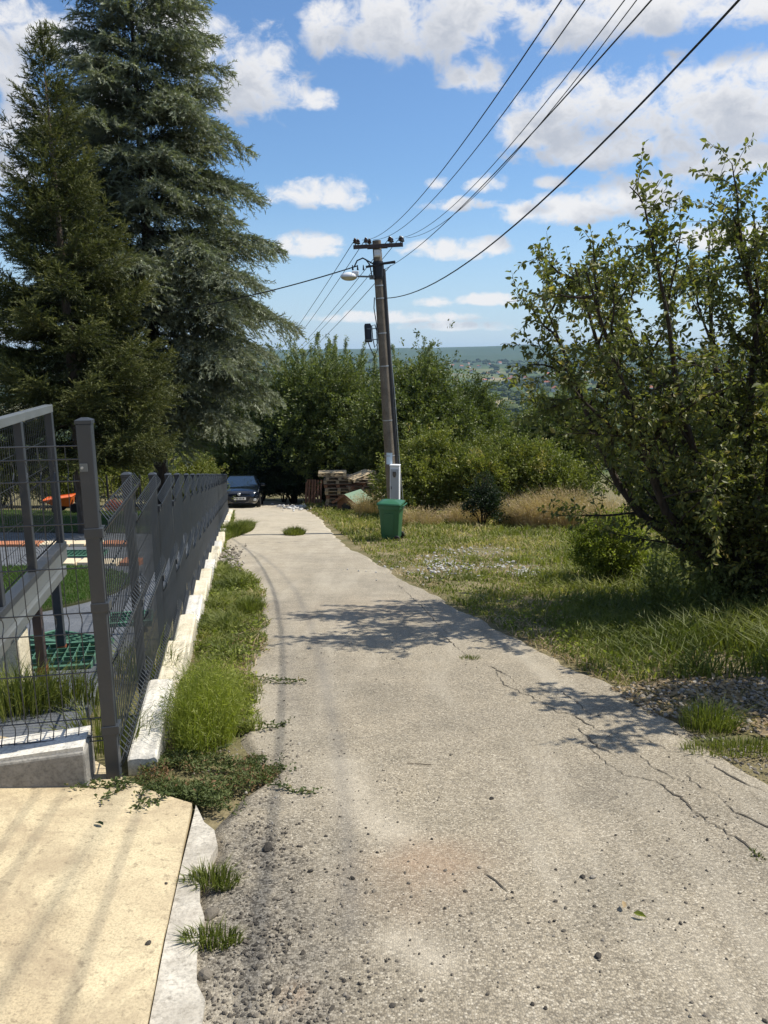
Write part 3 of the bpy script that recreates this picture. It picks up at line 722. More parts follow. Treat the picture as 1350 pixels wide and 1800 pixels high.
# street lamp
la = MB(); la.tube([pp(6.42) + Vector((-0.1, -0.08, 0)), pp(6.43) + Vector((-0.25, -0.15, 0)), pp(6.43) + Vector((-0.62, -0.25, 0.0))], 0.022, 8)
la.box((-0.17, -0.1, 0), (0.12, 0.06, 0.1), Matrix.Translation(pp(6.42)))
lamp = la.build('street_lamp', M_RAIL, pole)
LM = Matrix.Translation(pp(6.43) + Vector((-0.72, -0.28, -0.02)))
def ell(zs, rx, ry, M, n=20):
    b = MB(); b.loft([[(rx * k * math.cos(2 * math.pi * j / n), ry * k * math.sin(2 * math.pi * j / n), z) for j in range(n)] for z, k in zs], M); return b
ell([(0.0, 1.0), (0.02, 1.02), (0.05, 0.93), (0.085, 0.7), (0.105, 0.42), (0.112, 0.05)], 0.205, 0.13, LM).build('lamp_shade', M_WHITE, lamp, smooth=True)
ell([(-0.085, 0.3), (-0.075, 0.55), (-0.045, 0.85), (-0.002, 0.97)], 0.205, 0.13, LM).build('lamp_lens', M_LENS, lamp, smooth=True)
mb = MB(); mb.box((0.155, 0, 0.09), (0.16, 0.12, 0.09), LM); mb.build('gear_housing', M_WHITE, lamp, bevel=0.015)
# coiled fibre joint canister on the left side
ec = MB(); ec.lathe([(0.0, 0), (0.085, 0), (0.095, 0.03), (0.095, 0.05), (0.088, 0.06), (0.088, 0.40), (0.07, 0.45), (0, 0.455)], 16, Matrix.Translation(pp(5.0) + Vector((-0.35, -0.02, -0.12))) @ Matrix.Rotation(R(-3), 4, 'Y'))
can = ec.build('joint_canister', M_BLACK, pole, smooth=True)
mb = MB(); c0 = pp(5.0) + Vector((-0.35, -0.02, 0))
mb.tube([c0 + Vector((0, 0, 0.19)), c0 + Vector((0, 0, 0.215))], 0.093, 16).tube([c0 + Vector((0, 0, -.08)), c0 + Vector((0, 0, -.055))], 0.1, 16)
mb.tube([c0 + Vector((0.05, -.05, .2)), pp(5.22) + Vector((-.1, -.05, 0))], 0.012, 6).tube([c0 + Vector((0.05, -.05, -.06)), pp(4.95) + Vector((-.1, -.05, 0))], 0.012, 6)
mb.build('canister_bracket', M_RAIL, can)
mb = MB()
mb.tube([c0 + Vector((-.02, 0, -.1)), c0 + Vector((0.06, -.02, -.3)), c0 + Vector((0.15, -.05, -.46)), c0 + Vector((0.22, -.08, -.3)), c0 + Vector((0.2, -.08, .15)), c0 + Vector((0.16, -.05, .3)), c0 + Vector((0.08, 0, .28)), c0 + Vector((0.1, 0, 0)), c0 + Vector((0.15, 0, -.25)), c0 + Vector((.22, 0, -.15)), c0 + Vector((.2, 0, .3)), pp(5.7) + Vector((-.17, 0, 0)), pp(5.95) + Vector((-.14, -.06, 0))], 0.013, 6)
mb.build('cable_loop', M_CABLE, can)
mb = MB(); mb.tube([pp(6.72) + Vector((-.1, -.12, 0)), pp(6.8) + Vector((-.25, -.14, 0)), pp(6.86) + Vector((-.36, -.15, 0)), pp(6.80) + Vector((-.5, -.16, 0)), pp(6.66) + Vector((-.58, -.16, 0))], 0.018, 6)
mb.tube([pp(6.84) + Vector((-.3, -.15, 0)), pp(6.7) + Vector((-.2, -.15, 0)), pp(6.4) + Vector((-.16, -.12, 0))], 0.015, 6)
for x in (-.36, -.5, -.62): mb.tube([pp(6.7) + Vector((x, -.16, 0.0)), pp(6.58) + Vector((x, -.16, 0))], [0.01, 0.026], 6)
mb.build('hanging_clamps', M_CABLE, pole)
# meter box
mbx = thing('meter_box', 'narrow white electricity meter cabinet with round window strapped to the pole', 'meter box', PB + pp(1.25) + Vector((0.075, -0.215, 0)), R(-12))
mbx.scale = (.8, .9, 1)
mb = MB(); mb.box((0, 0, 0.0), (0.30, 0.19, 1.12)); mb.box((0, -0.005, 0.575), (0.325, 0.22, 0.03)); mb.build('cabinet', M_WHITE, mbx, bevel=0.008)
dr = MB(); dr.box((0, -0.101, -0.02), (0.25, 0.014, 1.0)); dr = dr.build('door', M_SHADEDOOR, mbx, bevel=0.004)
mb = MB(); mb.prism([(-.055, -.03), (-.03, -.085), (.03, -.085), (.055, -.03), (.055, .06), (-.055, .06)], 0, 0.012, Matrix.Translation((0, -0.108, 0.36)) @ Matrix.Rotation(R(90), 4, 'X')); mb.build('meter_window', M_GLASSD, dr)
MB().box((0.02, -0.112, -0.30), (0.09, 0.01, 0.055)).build('vent', M_GALV, dr)
mb = MB(); mb.box((-0.1, -0.115, 0.0), (0.018, 0.02, 0.07)); mb.build('lock', M_BLACK, dr)
r = 0.16 - 0.0072 * 1.98 + 0.003
mb = MB(); ring = [[(r * math.sin(a), -r * math.cos(a), z) for z in (0,)][0] for a in np.linspace(-0.75, 0.35, 8)]
mb.loft([[Vector((x, y, -0.15)) for x, y, z in ring], [Vector((x, y, 0.15)) for x, y, z in ring]], Matrix.Translation(pp(1.98)), cap=False, closed=False)
mb.build('sticker', M_STICK, pole)

# overhead lines: a parabola through three sighted points in the vertical plane of the run
def wire(name, label, start, dx, mid, top, r, y_end=-20.0, group='overhead wires running up to the right'):
    def hit(u, v):
        d = ray(u, v); ax = d[0] / d[1]; Y = (start.x + dx * start.y) / (ax + dx); return start.y - Y, EYE + Y * d[2] / d[1]
    (x1, z1), (x2, z2) = hit(*mid), hit(*top)
    A = np.array([[x1, x1 * x1], [x2, x2 * x2]]); bb, cc = np.linalg.solve(A, [z1 - start.z, z2 - start.z])
    pts = [(start.x + dx * x, start.y - x, start.z + bb * x + cc * x * x) for x in np.linspace(0, start.y - y_end, 60)]
    o = MB().tube(pts, r, 5).build(name, M_CABLE, smooth=True)
    return tag(o, label, 'cable', group)
W_DX = 0.11
wire('power_line', 'uppermost leftmost of the thin wires leaving the left end of the crossarm', INS[1] + Vector((0.1, -.05, 0)), W_DX, (827, 233), (987, 0), 0.0046)
wire('power_line', 'thin wire second from the left leaving beside the pole top', INS[3] + Vector((0.1, -.05, 0)), W_DX, (869, 220), (1028, 0), 0.0046)
wire('power_line', 'thin wire third from the left leaving the right half of the crossarm', INS[5] + Vector((0.1, -.05, 0)), W_DX, (983, 150), (1098, 0), 0.0046)
wire('power_line', 'thin wire leaving the very right end of the crossarm and crossing another', INS[7] + Vector((0.1, -.05, 0)), W_DX, (941, 228), (1119, 0), 0.0046)
wire('power_line', 'wire leaving the black bracket under the crossarm up to the right', PB + pp(6.6) + Vector((.13, -.1, 0)), W_DX, (941, 228), (1145, 0), 0.0055)
wire('power_line', 'thickest black cable tied to the pole below the lamp, lowest on the right', PB + pp(5.93) + Vector((.12, -.1, 0)), 0.20, (1035, 275), (1299, 0), 0.0105)
def span(name, label, a, b, sag, r, group):
    pts = [a.lerp(b, t) + Vector((0, 0, -4 * sag * t * (1 - t))) for t in np.linspace(0, 1, 40)]
    o = MB().tube(pts, r, 5).build(name, M_CABLE, smooth=True); return tag(o, label, 'cable', group)
gd = 'wires running down the valley side from the pole'
span('power_line', 'thin wire leaving the outer left insulator downhill behind the cedar', INS[0], at_y(440, 668, 62), 0.5, 0.008, gd)
span('power_line', 'thin wire leaving the inner left insulator downhill past the lamp', INS[2], at_y(455, 662, 62), 0.5, 0.008, gd)
span('power_line', 'thin wire running from the right insulators down behind the lamp arm', INS[4], at_y(470, 655, 62), 0.5, 0.008, gd)
span('power_line', 'thin wire from the outer right insulator crossing down behind the pole', INS[6], at_y(480, 648, 62), 0.5, 0.008, gd)
span('power_line', 'short twisted wire from the bracket down to the left over the hazel bush', PB + pp(6.65) + Vector((.3, -.05, .05)), at_y(486, 652, 62), 0.5, 0.009, gd)
span('service_cable', 'thick black cable from the street lamp bracket left into the cedar', PB + pp(6.68) + Vector((-.5, -.16, 0)), at_y(-40, 566, 22), 0.45, 0.015, 'service cables')

# ------------------------------------------------------------------ wheelie bin
bx, by = G(688, 950)
bin_ = thing('wheelie_bin', 'green plastic wheelie bin standing in grass in front of the pole', 'bin', (bx, by, float(gz(bx, by)) + 0.0), R(-14))
bin_.scale = (.86, .86, .90)
# local: +x is the wheel / handle side, -x the front; body tapers downwards
mb = MB()
def rr(x0, x1, y0, z, r=0.05):
    pts = []
    for cx, cy, a0 in ((x1 - r, y0 - r, 0), (x0 + r, y0 - r, 90), (x0 + r, -y0 + r, 180), (x1 - r, -y0 + r, 270)):
        for k in range(4):
            a = R(a0 + 30 * k); pts.append((cx + r * math.cos(a), cy + r * math.sin(a), z))
    return pts
mb.loft([rr(-.22, .20, .22, 0.03), rr(-.235, .235, .235, 0.12), rr(-.285, .275, .27, 0.82), rr(-.295, .285, .278, 0.86), rr(-.315, .30, .295, 0.865), rr(-.318, .303, .298, 0.96), rr(-.30, .285, .28, 0.965)])
mb.build('body', M_BIN, bin_, smooth=True)
mb = MB()
for s in (-1, 1): mb.loft([[(-.12, s * .245, .2), (.10, s * .245, .2), (.1, s * .252, .2), (-.12, s * .252, .2)], [(-.15, s * .272, .76), (.13, s * .272, .76), (.13, s * .28, .76), (-.15, s * .28, .76)]])
mb.build_each('side_rib', M_BIN, bin_)
mb = MB(); mb.loft([rr(-.345, .31, .31, 0.967), rr(-.35, .32, .315, 0.99), rr(-.33, .31, .30, 1.02), rr(-.22, .22, .20, 1.055), rr(-.05, .06, .055, 1.062, .03)])
mb.build('lid', M_BINLID, bin_, smooth=True)
mb = MB(); mb.tube([(.30, -.22, .93), (.37, -.22, .96), (.37, .22, .96), (.30, .22, .93)], 0.016, 8); mb.build('handle', M_BINLID, bin_, smooth=True)
mb = MB(); mb.tube([(.21, -.27, .1), (.21, .27, .1)], 0.012, 8); mb.build('axle', M_GALV, bin_)
for s in (-1, 1):
    WM = Matrix.Translation((.21, s * .275, .10)) @ Matrix.Rotation(R(90), 4, 'X')
    w = MB(); w.lathe([(0.055, -.022), (.092, -.024), (.1, -.014), (.1, .014), (.092, .024), (.055, .022)], 20, WM); w = w.build('wheel', M_BLACK, bin_, smooth=True)
    MB().lathe([(0, -.018), (.05, -.02), (.058, -.01), (.058, .01), (.05, .02), (0, .018)], 14, WM).build('hub', plain('grey_hub', (0.10, 0.10, 0.105), 0.5), w)

# ------------------------------------------------------------------ parked car
M_PAINT = plain('dark_blue_car_paint', (0.007, 0.010, 0.018), 0.18, 0.6, 0.25, 0.05, 3, 0)
M_PAINT.node_tree.nodes['Principled BSDF'].inputs['Coat Weight'].default_value = 1.0
M_TYRE = plain('tyre_rubber', (0.02, 0.02, 0.02), 0.85, 0.2)
M_WINDS = plain('tinted_windscreen', (0.02, 0.035, 0.06), 0.06, 0.8, bmp=0)
M_HEAD = plain('headlight_glass', (0.70, 0.74, 0.78), 0.1, 0.8, 0.3, 0.05, 5, 0)
cx_, cy_ = G(420, 894)
car = thing('parked_car', 'dark blue hatchback parked nose-on at the end of the lane behind the fence', 'car', (cx_, cy_ + 0.1, float(gz(cx_, cy_ + 0.1)) + 0.012), R(7), tilt=-math.atan(0.16))
# local: front at -y, length along +y
def ring(y, w, zb, zs, zt, crown, tuck=0.9):
    half = [(0, zb), (w * .8, zb), (w * tuck, zb + .05), (w * .985, zb + .22), (w, zs), (w * .97, zt - .05), (w * .86, zt + .01), (w * .5, zt + crown * .8), (0, zt + crown)]
    return [(x, y, z) for x, z in half] + [(-x, y, z) for x, z in reversed(half[1:-1])]
mb = MB(); mb.loft([ring(0.0, .55, .30, .45, .58, .02), ring(.06, .70, .22, .48, .66, .03), ring(.22, .82, .18, .55, .74, .04), ring(.55, .875, .18, .60, .83, .05), ring(1.15, .88, .18, .62, .93, .06), ring(1.5, .88, .18, .64, .97, .05),
                    ring(2.6, .88, .18, .66, .98, .02), ring(3.7, .88, .2, .68, .99, .02), ring(4.25, .80, .28, .70, .98, .02), ring(4.42, .68, .38, .68, .92, .02)])
mb.build('body', M_PAINT, car, smooth=True)
def gring(y, wb, wt, zb, zt): return [(-wb, y, zb), (wb, y, zb), (wt, y, zt), (wt * .8, y, zt + .035), (-wt * .8, y, zt + .035), (-wt, y, zt)]
mb = MB(); mb.loft([gring(1.35, .80, .78, .93, .95), gring(2.12, .80, .60, .95, 1.38), gring(2.7, .80, .60, .95, 1.425), gring(3.6, .80, .58, .95, 1.39), gring(4.3, .72, .62, .95, 1.0)])
mb.build('cabin', M_PAINT, car, smooth=True)
mb = MB(); mb.add([(-.70, 1.375, .985), (.70, 1.375, .985), (.545, 2.06, 1.375), (-.545, 2.06, 1.375)], [(0, 1, 2, 3)], Matrix.Translation((0, -.02, .02))); mb.build('windscreen', M_WINDS, car)
for s in (-1, 1):
    mb = MB(); mb.add([(s * .79, 1.75, .99), (s * .79, 3.7, .99), (s * .60, 3.4, 1.33), (s * .612, 2.25, 1.34)], [(0, 1, 2, 3) if s > 0 else (3, 2, 1, 0)], Matrix.Translation((s * .02, 0, 0.01))); mb.build('side_window', M_WINDS, car)
    mb = MB(); mb.loft([[(s * .50, .10, .575), (s * .72, .16, .63), (s * .73, .24, .70), (s * .60, .16, .68)], [(s * .56, .13, .60), (s * .83, .34, .70), (s * .845, .55, .79), (s * .66, .30, .745)]]); mb.build('headlight', M_HEAD, car, smooth=False, bevel=0.01)
    MB().box((s * .64, .075, .36), (.2, .06, .10)).build('fog_lamp', M_HEAD, car, bevel=0.02)
    mb = MB(); mb.box((s * .98, 1.62, 1.0), (.20, .12, .13)); mb.box((s * .90, 1.62, .97), (.06, .05, .05)); mb.build('wing_mirror', M_PAINT, car, bevel=0.03)
    for y in (.86, 3.5):
        WM = Matrix.Translation((s * .79, y, .315)) @ Matrix.Rotation(R(90), 4, 'Y')
        w = MB(); w.lathe([(0.2, -.1), (.30, -.1), (.315, -.07), (.315, .07), (.30, .1), (.2, .1)], 22, WM); w = w.build('wheel', M_TYRE, car, smooth=True)
        MB().lathe([(0, -.09), (.19, -.095), (.205, -.05), (.205, .05), (.19, .095), (0, .09)], 18, WM).build('rim', M_GALV, w)
mb = MB(); mb.prism([(-.50, .50), (.50, .50), (.40, .32), (.22, .25), (-.22, .25), (-.40, .32)], 0, .09, Matrix.Translation((0, .045, 0)) @ Matrix.Rotation(R(90), 4, 'X')); mb.build('grille', M_BLACK, car, bevel=0.01)
mb = MB(); mb.tube([(-.52, -.02, .50), (-.40, -.05, .31), (-.22, -.055, .24), (.22, -.055, .24), (.40, -.05, .31), (.52, -.02, .50)], .012, 6); mb.build('grille_trim', M_PAINT, car)
pl = MB(); pl.box((.04, -.062, .42), (.52, .015, .115)); pl = pl.build('number_plate', plain('plate_white', (.74, .74, .72), .4, .4, bmp=0), car)
mb = MB()
for x, w in ((-.14, .03), (-.09, .03), (-.02, .022), (.02, .022), (.06, .022), (.13, .03), (.17, .03)): mb.box((x + .04, -.071, .42), (w, .004, .065))
mb.build('plate_characters', M_BLACK, pl)
mb = MB(); mb.tube([(-.07, -.02, .615), (-.03, -.025, .60), (0, -.03, .625), (.03, -.025, .60), (.07, -.02, .615)], .012, 6); mb.lathe([(.06, 0), (.07, .006), (.06, .012)], 16, Matrix.Translation((0, -.015, .61)) @ Matrix.Rotation(R(70), 4, 'X')); mb.build('badge', M_GALV, car)
mb = MB(); mb.tube([(-.66, 1.40, 1.01), (-.1, 1.44, 1.03)], .010, 5); mb.tube([(-.05, 1.40, 1.01), (.5, 1.44, 1.03)], .010, 5); mb.build_each('wiper', M_BLACK, car)

# ------------------------------------------------------------------ pallets and kennel by the lane end
def wood(name, c):
    m, t, b = mat(name); setb(b, 0.85, 0.2); P = obc(t)
    n = t.noise(t.vec('MULTIPLY', P, (1.5, 14, 14)).outputs[0], 2.0, 6, 0.65)
    t.l.new(t.ramp(n, [(0.3, tuple(x * 0.55 for x in c)), (0.7, tuple(x * 1.35 for x in c))]), b.inputs['Base Color']); bump(t, b, n, 0.4, 0.01); return m
M_WOOD, M_WOODP, M_WOODR = wood('weathered_pallet_wood', (0.30, 0.245, 0.18)), wood('fresh_pale_wood', (0.50, 0.40, 0.26)), wood('reddish_stained_wood', (0.20, 0.105, 0.065))
def make_pallet(label, group, m):
    t = thing('pallet', label, 'pallet', group=group)
    for z, ys in ((0.135, (-.35, -.21, -.07, .07, .21, .35)), (0.011, (-.34, 0, .34))):
        b0 = None
        for y in ys:
            if b0 is None: b0 = MB().box((0, 0, 0), (1.2, .095, .02)).build('board', m, t); o = b0
            else: o = b0.copy(); COL.objects.link(o); o.parent = t
            o.location = (random.uniform(-.008, .008), y, z); o.rotation_euler = (0, 0, random.uniform(-.012, .012))
    k0 = None
    for x in (-.53, 0, .53):
        for y in (-.34, 0, .34):
            if k0 is None: k0 = MB().box((0, 0, 0), (.14, .1, .1)).build('block', m, t); o = k0
            else: o = k0.copy(); COL.objects.link(o); o.parent = t
            o.location = (x, y, .073)
    return t
gs = 'wooden pallets stacked beside the lane'
def base_at(u, v): 
    x, y = G(u, v); return x, y, float(gz(x, y))
sx, sy, sz = base_at(596, 894)
names = ['lowest pallet in the tall stack', 'second pallet up in the tall stack', 'third pallet up in the tall stack', 'fourth pallet up in the tall stack', 'fifth pallet up in the tall stack', 'sixth pallet up in the tall stack', 'seventh pallet up in the tall stack', 'eighth pallet up in the tall stack', 'ninth pallet up in the tall stack', 'pale pallet topmost on the tall stack beside the lane']
proto = None
for i, nm in enumerate(names):
    t = make_pallet(nm if 'beside' in nm else nm + ' beside the lane', gs, M_WOODP if i in (4, 9) else (M_WOOD if i % 3 else M_WOODR))
    t.location = (sx + random.uniform(-.06, .06) - (.30 if i == 9 else 0), sy + random.uniform(-.05, .05), sz + .06 + i * .157 + (.03 if i == 9 else 0)); t.rotation_euler = (random.uniform(-.01, .01), random.uniform(-.015, .015), R(4) + random.uniform(-.05, .05))
t = make_pallet('reddish pallet leaning upright against the left of the tall stack', gs, M_WOODR)
lx, ly, lz = base_at(551, 888); t.location = (lx, ly, lz + .60); t.rotation_euler = (R(76), R(90), 0)
t.rotation_mode = 'XYZ'; t.matrix_basis = Matrix.Translation((lx + .02, ly + .1, lz + .62)) @ Matrix.Rotation(R(-14), 4, 'X') @ Matrix.Rotation(R(90), 4, 'X') @ Matrix.Rotation(R(88), 4, 'Z')
px_, py_, pz_ = base_at(634, 897)
order = ['lowest', 'second', 'third', 'fourth', 'fifth', 'topmost']
for i in range(6):
    t = make_pallet(order[i] + ' pallet of the lower collapsed stack behind the green kennel', gs, M_WOODP if i == 5 else (M_WOODR if i % 2 else M_WOOD))
    t.location = (px_ + .1 * math.sin(i * 2.0), py_ + 1.3, pz_ + .35 + i * .165); t.rotation_euler = (random.uniform(-.04, .04), R(-2 + 2.2 * i * (-1) ** i), R(8 + 6 * i))
gk = 'loose boards heaped beside the kennel'
for i, (u, v, ln, a, b) in enumerate([(650, 876, 1.5, 24, 20), (655, 884, 1.3, 38, -10), (645, 872, 1.6, 12, 30), (661, 868, 1.2, 30, 15), (640, 862, 1.3, 8, -15)]):
    x, y = G(u, v); o = MB().box((0, 0, 0), (ln, .1, .022)).build('loose_board', M_WOODP if i % 2 == 0 else M_WOOD)
    x, y, z = base_at(650, 893); o.location = (x - .1 + .1 * i, y + .2 + .1 * i, z + .62 - .06 * i + .03); o.rotation_euler = (R(10), R(a), R(b))
    tag(o, ['long pale plank sloping down right from the kennel roof', 'short weathered plank low on the heap right of the kennel', 'longest pale plank lying across the top of the heap', 'weathered plank tilted over the heap behind the kennel', 'pale plank end poking out over the pallet heap'][i], 'plank', gk)
kx, ky, kz = base_at(620, 899)
kn = thing('dog_kennel', 'small wooden dog kennel with faded green felt roof half hidden in grass', 'kennel', (kx, ky, kz), R(-28))
M_FELT = plain('faded_green_roof_felt', (0.16, 0.235, 0.17), 0.85, 0.2, 0, 0.15, 6, 0.2)
mb = MB(); mb.prism([(-.42, 0), (.42, 0), (.42, .48), (0, .74), (-.42, .48)], -.5, .5, Matrix.Rotation(R(90), 4, 'X')); kb = mb.build('wall', M_WOODR, kn)
mb = MB(); mb.prism([(-.2, .05), (.2, .05), (.2, .33), (.1, .42), (-.1, .42), (-.2, .33)], 0, .03, Matrix.Translation((0, -.49, 0)) @ Matrix.Rotation(R(90), 4, 'X')); mb.build('doorway', M_BLACK, kb)
for s in (-1, 1):
    mb = MB(); mb.box((0, 0, 0), (.68, 1.3, .03), Matrix.Translation((s * .285, 0, .625)) @ Matrix.Rotation(s * math.atan2(.26, .42), 4, 'Y')); mb.build('roof', M_FELT, kn)
mb = MB()
for s in (-1, 1): mb.box((0, -.66, 0), (.66, .02, .09), Matrix.Translation((s * .28, 0, .60)) @ Matrix.Rotation(s * math.atan2(.26, .42), 4, 'Y'))
mb.build_each('gable_board', M_WOODR, kn)

# ------------------------------------------------------------------ the garden behind the fence
def gzz(x, y): return float(gz(x, y)) + 0.075
mem = [(-1.9, 2.6), (-1.75, 3.6), (-2.6, 8), (-3.5, 12.5), (-4.6, 18.4), (-14, 19.5), (-14, 9), (-9, 4), (-4.6, 2.6)]
sheet('weed_membrane', mem, M_MEMB, 0.12, world_xy=True, hz=gzz)
def lawn_blades(name, P, lift, n, h=0.05):
    P = np.array(P); mn, mx = P.min(0), P.max(0); pts = mn + rng.random((n * 2, 2)) * (mx - mn); pts = pts[inside(P, pts[:, 0], pts[:, 1])]
    return blades(name, pts, h, 0.006, M_LAWN, lift=lift, tint=0.25 + 0.6 * fbm(pts[:, 0] * 1.5, pts[:, 1] * 1.5, 55))
def blades(name, pts, h, w, m, lift=0.0, tint=None, lean=0.5, hv=0.45, parent=None, clump=None):
    n = len(pts); x, y = pts[:, 0], pts[:, 1]; z = gz(x, y) + lift
    H = np.broadcast_to(h, (n,)) * (1 - hv + 2 * hv * rng.random(n)); Wd = np.broadcast_to(w, (n,)) * (0.7 + 0.6 * rng.random(n))
    a = rng.random(n) * 2 * np.pi; b = rng.random(n) * 2 * np.pi; L = H * lean * (0.3 + 1.1 * rng.random(n))
    dx, dy = np.cos(a), np.sin(a); sx_, sy_ = np.cos(b), np.sin(b)
    if clump is not None:
        dx = 0.35 * dx + clump[:, 0]; dy = 0.35 * dy + clump[:, 1]
    z = z - 0.01
    V = np.zeros((n, 5, 3))
    V[:, 0] = np.stack([x - sx_ * Wd / 2, y - sy_ * Wd / 2, z], 1); V[:, 1] = np.stack([x + sx_ * Wd / 2, y + sy_ * Wd / 2, z], 1)
    mx_, my_, mz = x + dx * L * .28, y + dy * L * .28, z + H * .62
    V[:, 2] = np.stack([mx_ + sx_ * Wd * .42, my_ + sy_ * Wd * .42, mz], 1); V[:, 3] = np.stack([mx_ - sx_ * Wd * .42, my_ - sy_ * Wd * .42, mz], 1)
    V[:, 4] = np.stack([x + dx * L, y + dy * L, z + H * (1 - 0.25 * lean * rng.random(n))], 1)
    i = np.arange(n) * 5
    q = np.stack([i, i + 1, i + 2, i + 3], 1); t3 = np.stack([i + 3, i + 2, i + 4], 1)
    T = np.clip((0.5 if tint is None else tint) + (rng.random(n) - .5) * 0.45, 0, 1)
    o = raw(name, V.reshape(-1, 3), [q, t3], m, parent, tint=np.repeat(T, 5)); return o
def ellipse(cx, cy, rx, ry, rot=0, n=40):
    c, s = math.cos(rot), math.sin(rot)
    return [(cx + rx * math.cos(a) * c - ry * math.sin(a) * s, cy + rx * math.cos(a) * s + ry * math.sin(a) * c) for a in np.linspace(0, 2 * np.pi, n, endpoint=False)]
M_SOIL = plain('dark_lawn_soil', (0.05, 0.055, 0.025), 0.95, 0.1, 0, 0.3, 6, 0.3)
l1 = ellipse(-5.3, 9.0, 1.95, 2.35, 0.1)
def gz1(x, y): return float(gz(x, y)) + 0.10
sheet('lawn', l1, M_SOIL, 0.15, world_xy=True, hz=gz1)
tag(lawn_blades('lawn_grass', l1, 0.10, 26000), kind='stuff')
l2 = [(-14, 18.6), (-4.9, 17.6), (-5.7, 22), (-6.6, 27), (-17, 29)]
sheet('lawn', l2, M_SOIL, 0.15, world_xy=True, hz=gz1)
tag(lawn_blades('lawn_grass', l2, 0.10, 36000, 0.06), kind='stuff')
# rows of edging stones across the membrane
M_TERRA = plain('terracotta_paver', (0.40, 0.17, 0.09), 0.85, 0.2, 0, 0.2, 10, 0.2); M_CREAMP = plain('cream_paver', (0.62, 0.52, 0.36), 0.85, 0.2, 0, 0.15, 10, 0.2)
for r_i, (v, u0, u1, lab) in enumerate(((966, -60, 236, 'far row of cream and terracotta edging stones crossing the weed membrane'), (1001, 104, 250, 'near row of cream edging stones ending at the fence on the weed membrane'))):
    e = thing('stone_edging', lab, 'edging', (*G((u0 + u1) / 2, v), 0))
    a, b = np.array(G(u0, v)), np.array(G(u1, v)); n = int(np.hypot(*(b - a)) / 0.31); srcs = {}
    for k in range(n):
        p = a + (b - a) * (k + .5) / n; m = M_TERRA if (r_i == 0 and (k % 7 in (2, 3, 4)) or (r_i == 1 and k > n * .72)) else M_CREAMP
        if m.name not in srcs: srcs[m.name] = MB().box((0, 0, 0), (.295, .30, .14)).build('paver', m, e, bevel=0.01); o = srcs[m.name]
        else: o = srcs[m.name].copy(); COL.objects.link(o); o.parent = e
        o.location = (p[0] - e.location.x, p[1] - e.location.y, float(gz(p[0], p[1])) + .085 + random.uniform(-.01, .01)); o.rotation_euler = (random.uniform(-.02, .02), random.uniform(-.03, .03), math.atan2(*(b - a)[::-1]) + random.uniform(-.03, .03))
# green plastic grid trays left by the gate
M_GRID = plain('translucent_green_plastic', (0.075, 0.17, 0.115), 0.4, 0.4, 0, 0.15, 8, 0.05)
def tray(name, label, u, v, lx, ly, rz, h=0.05, tilt=(0, 0)):
    t = thing(name, label, 'plastic tray', group='green plastic grid trays'); x, y = G(u, v); t.location = (x, y, float(gz(x, y)) + .11); t.rotation_euler = (tilt[0], tilt[1], rz)
    mb = MB(); nx, ny = int(lx / .07), int(ly / .07)
    for i in range(nx + 1): mb.box((-lx / 2 + lx * i / nx, 0, 0), (.008, ly, h))
    for i in range(ny + 1): mb.box((0, -ly / 2 + ly * i / ny, 0.001), (lx, .008, h))
    mb.build('grid', M_GRID, t)
    mb = MB(); mb.tube([(-lx / 2, -ly / 2, h / 2), (lx / 2, -ly / 2, h / 2), (lx / 2, ly / 2, h / 2), (-lx / 2, ly / 2, h / 2), (-lx / 2, -ly / 2, h / 2)], .014, 4); mb.build('rim', M_GRID, t)
tray('grid_tray', 'green plastic grid tray lying nearest the gate foundation behind the mesh', 98, 1182, .62, .40, R(10), .07, (R(4), 0))
tray('grid_tray', 'bright green grid tray propped behind the rusty stub post', 75, 1152, .5, .36, R(-6), .07, (R(-18), 0))
tray('grid_tray', 'wider green grid tray right of the rusty stub post', 130, 1150, .56, .36, R(-12), .07, (R(-12), R(4)))
tray('grid_tray', 'green grid tray just inside the fence seen through the wire', 232, 1108, .4, .3, R(14), .06)
tray('grid_tray', 'far green grid tray lying between the two rows of edging stones', 140, 985, .9, .4, R(3), .05)
# small orange tracked dumper on the back lawn
dx_, dy_ = G(118, 906)
M_ORANGE = plain('orange_machine_paint', (0.66, 0.13, 0.015), 0.4, 0.45, 0, 0.1, 4, 0.03)
dm = thing('mini_dumper', 'small orange walk-behind dumper standing on the far lawn', 'dumper', (dx_, dy_, float(gz(dx_, dy_)) + .12), R(8))
mb = MB()
mb.loft([[(-.42, -.28, .32), (.18, -.28, .26), (.18, .28, .26), (-.42, .28, .32)], [(-.72, -.36, .50), (.30, -.36, .62), (.30, .36, .62), (-.72, .36, .50)]])
mb.build('skip', M_ORANGE, dm, bevel=0.012)
mb = MB(); mb.tube([(-.72, -.36, .51), (.30, -.36, .63), (.30, .36, .63), (-.72, .36, .51), (-.72, -.36, .51)], .018, 6); mb.build('skip_rim', M_ORANGE, dm)
mb = MB(); mb.box((.1, 0, .24), (.8, .3, .08)); mb.box((.5, 0, .36), (.3, .32, .22)); mb.build('chassis', M_BLACK, dm, bevel=0.02)
mb = MB(); mb.box((.5, 0, .52), (.3, .3, .16)); mb.tube([(.42, -.1, .6), (.42, .1, .6)], .07, 10); mb.build('engine', M_BLACK, dm, bevel=0.03)
MB().box((.52, 0, .65), (.2, .2, .07)).build('fuel_tank', M_WHITE, dm, bevel=0.03)
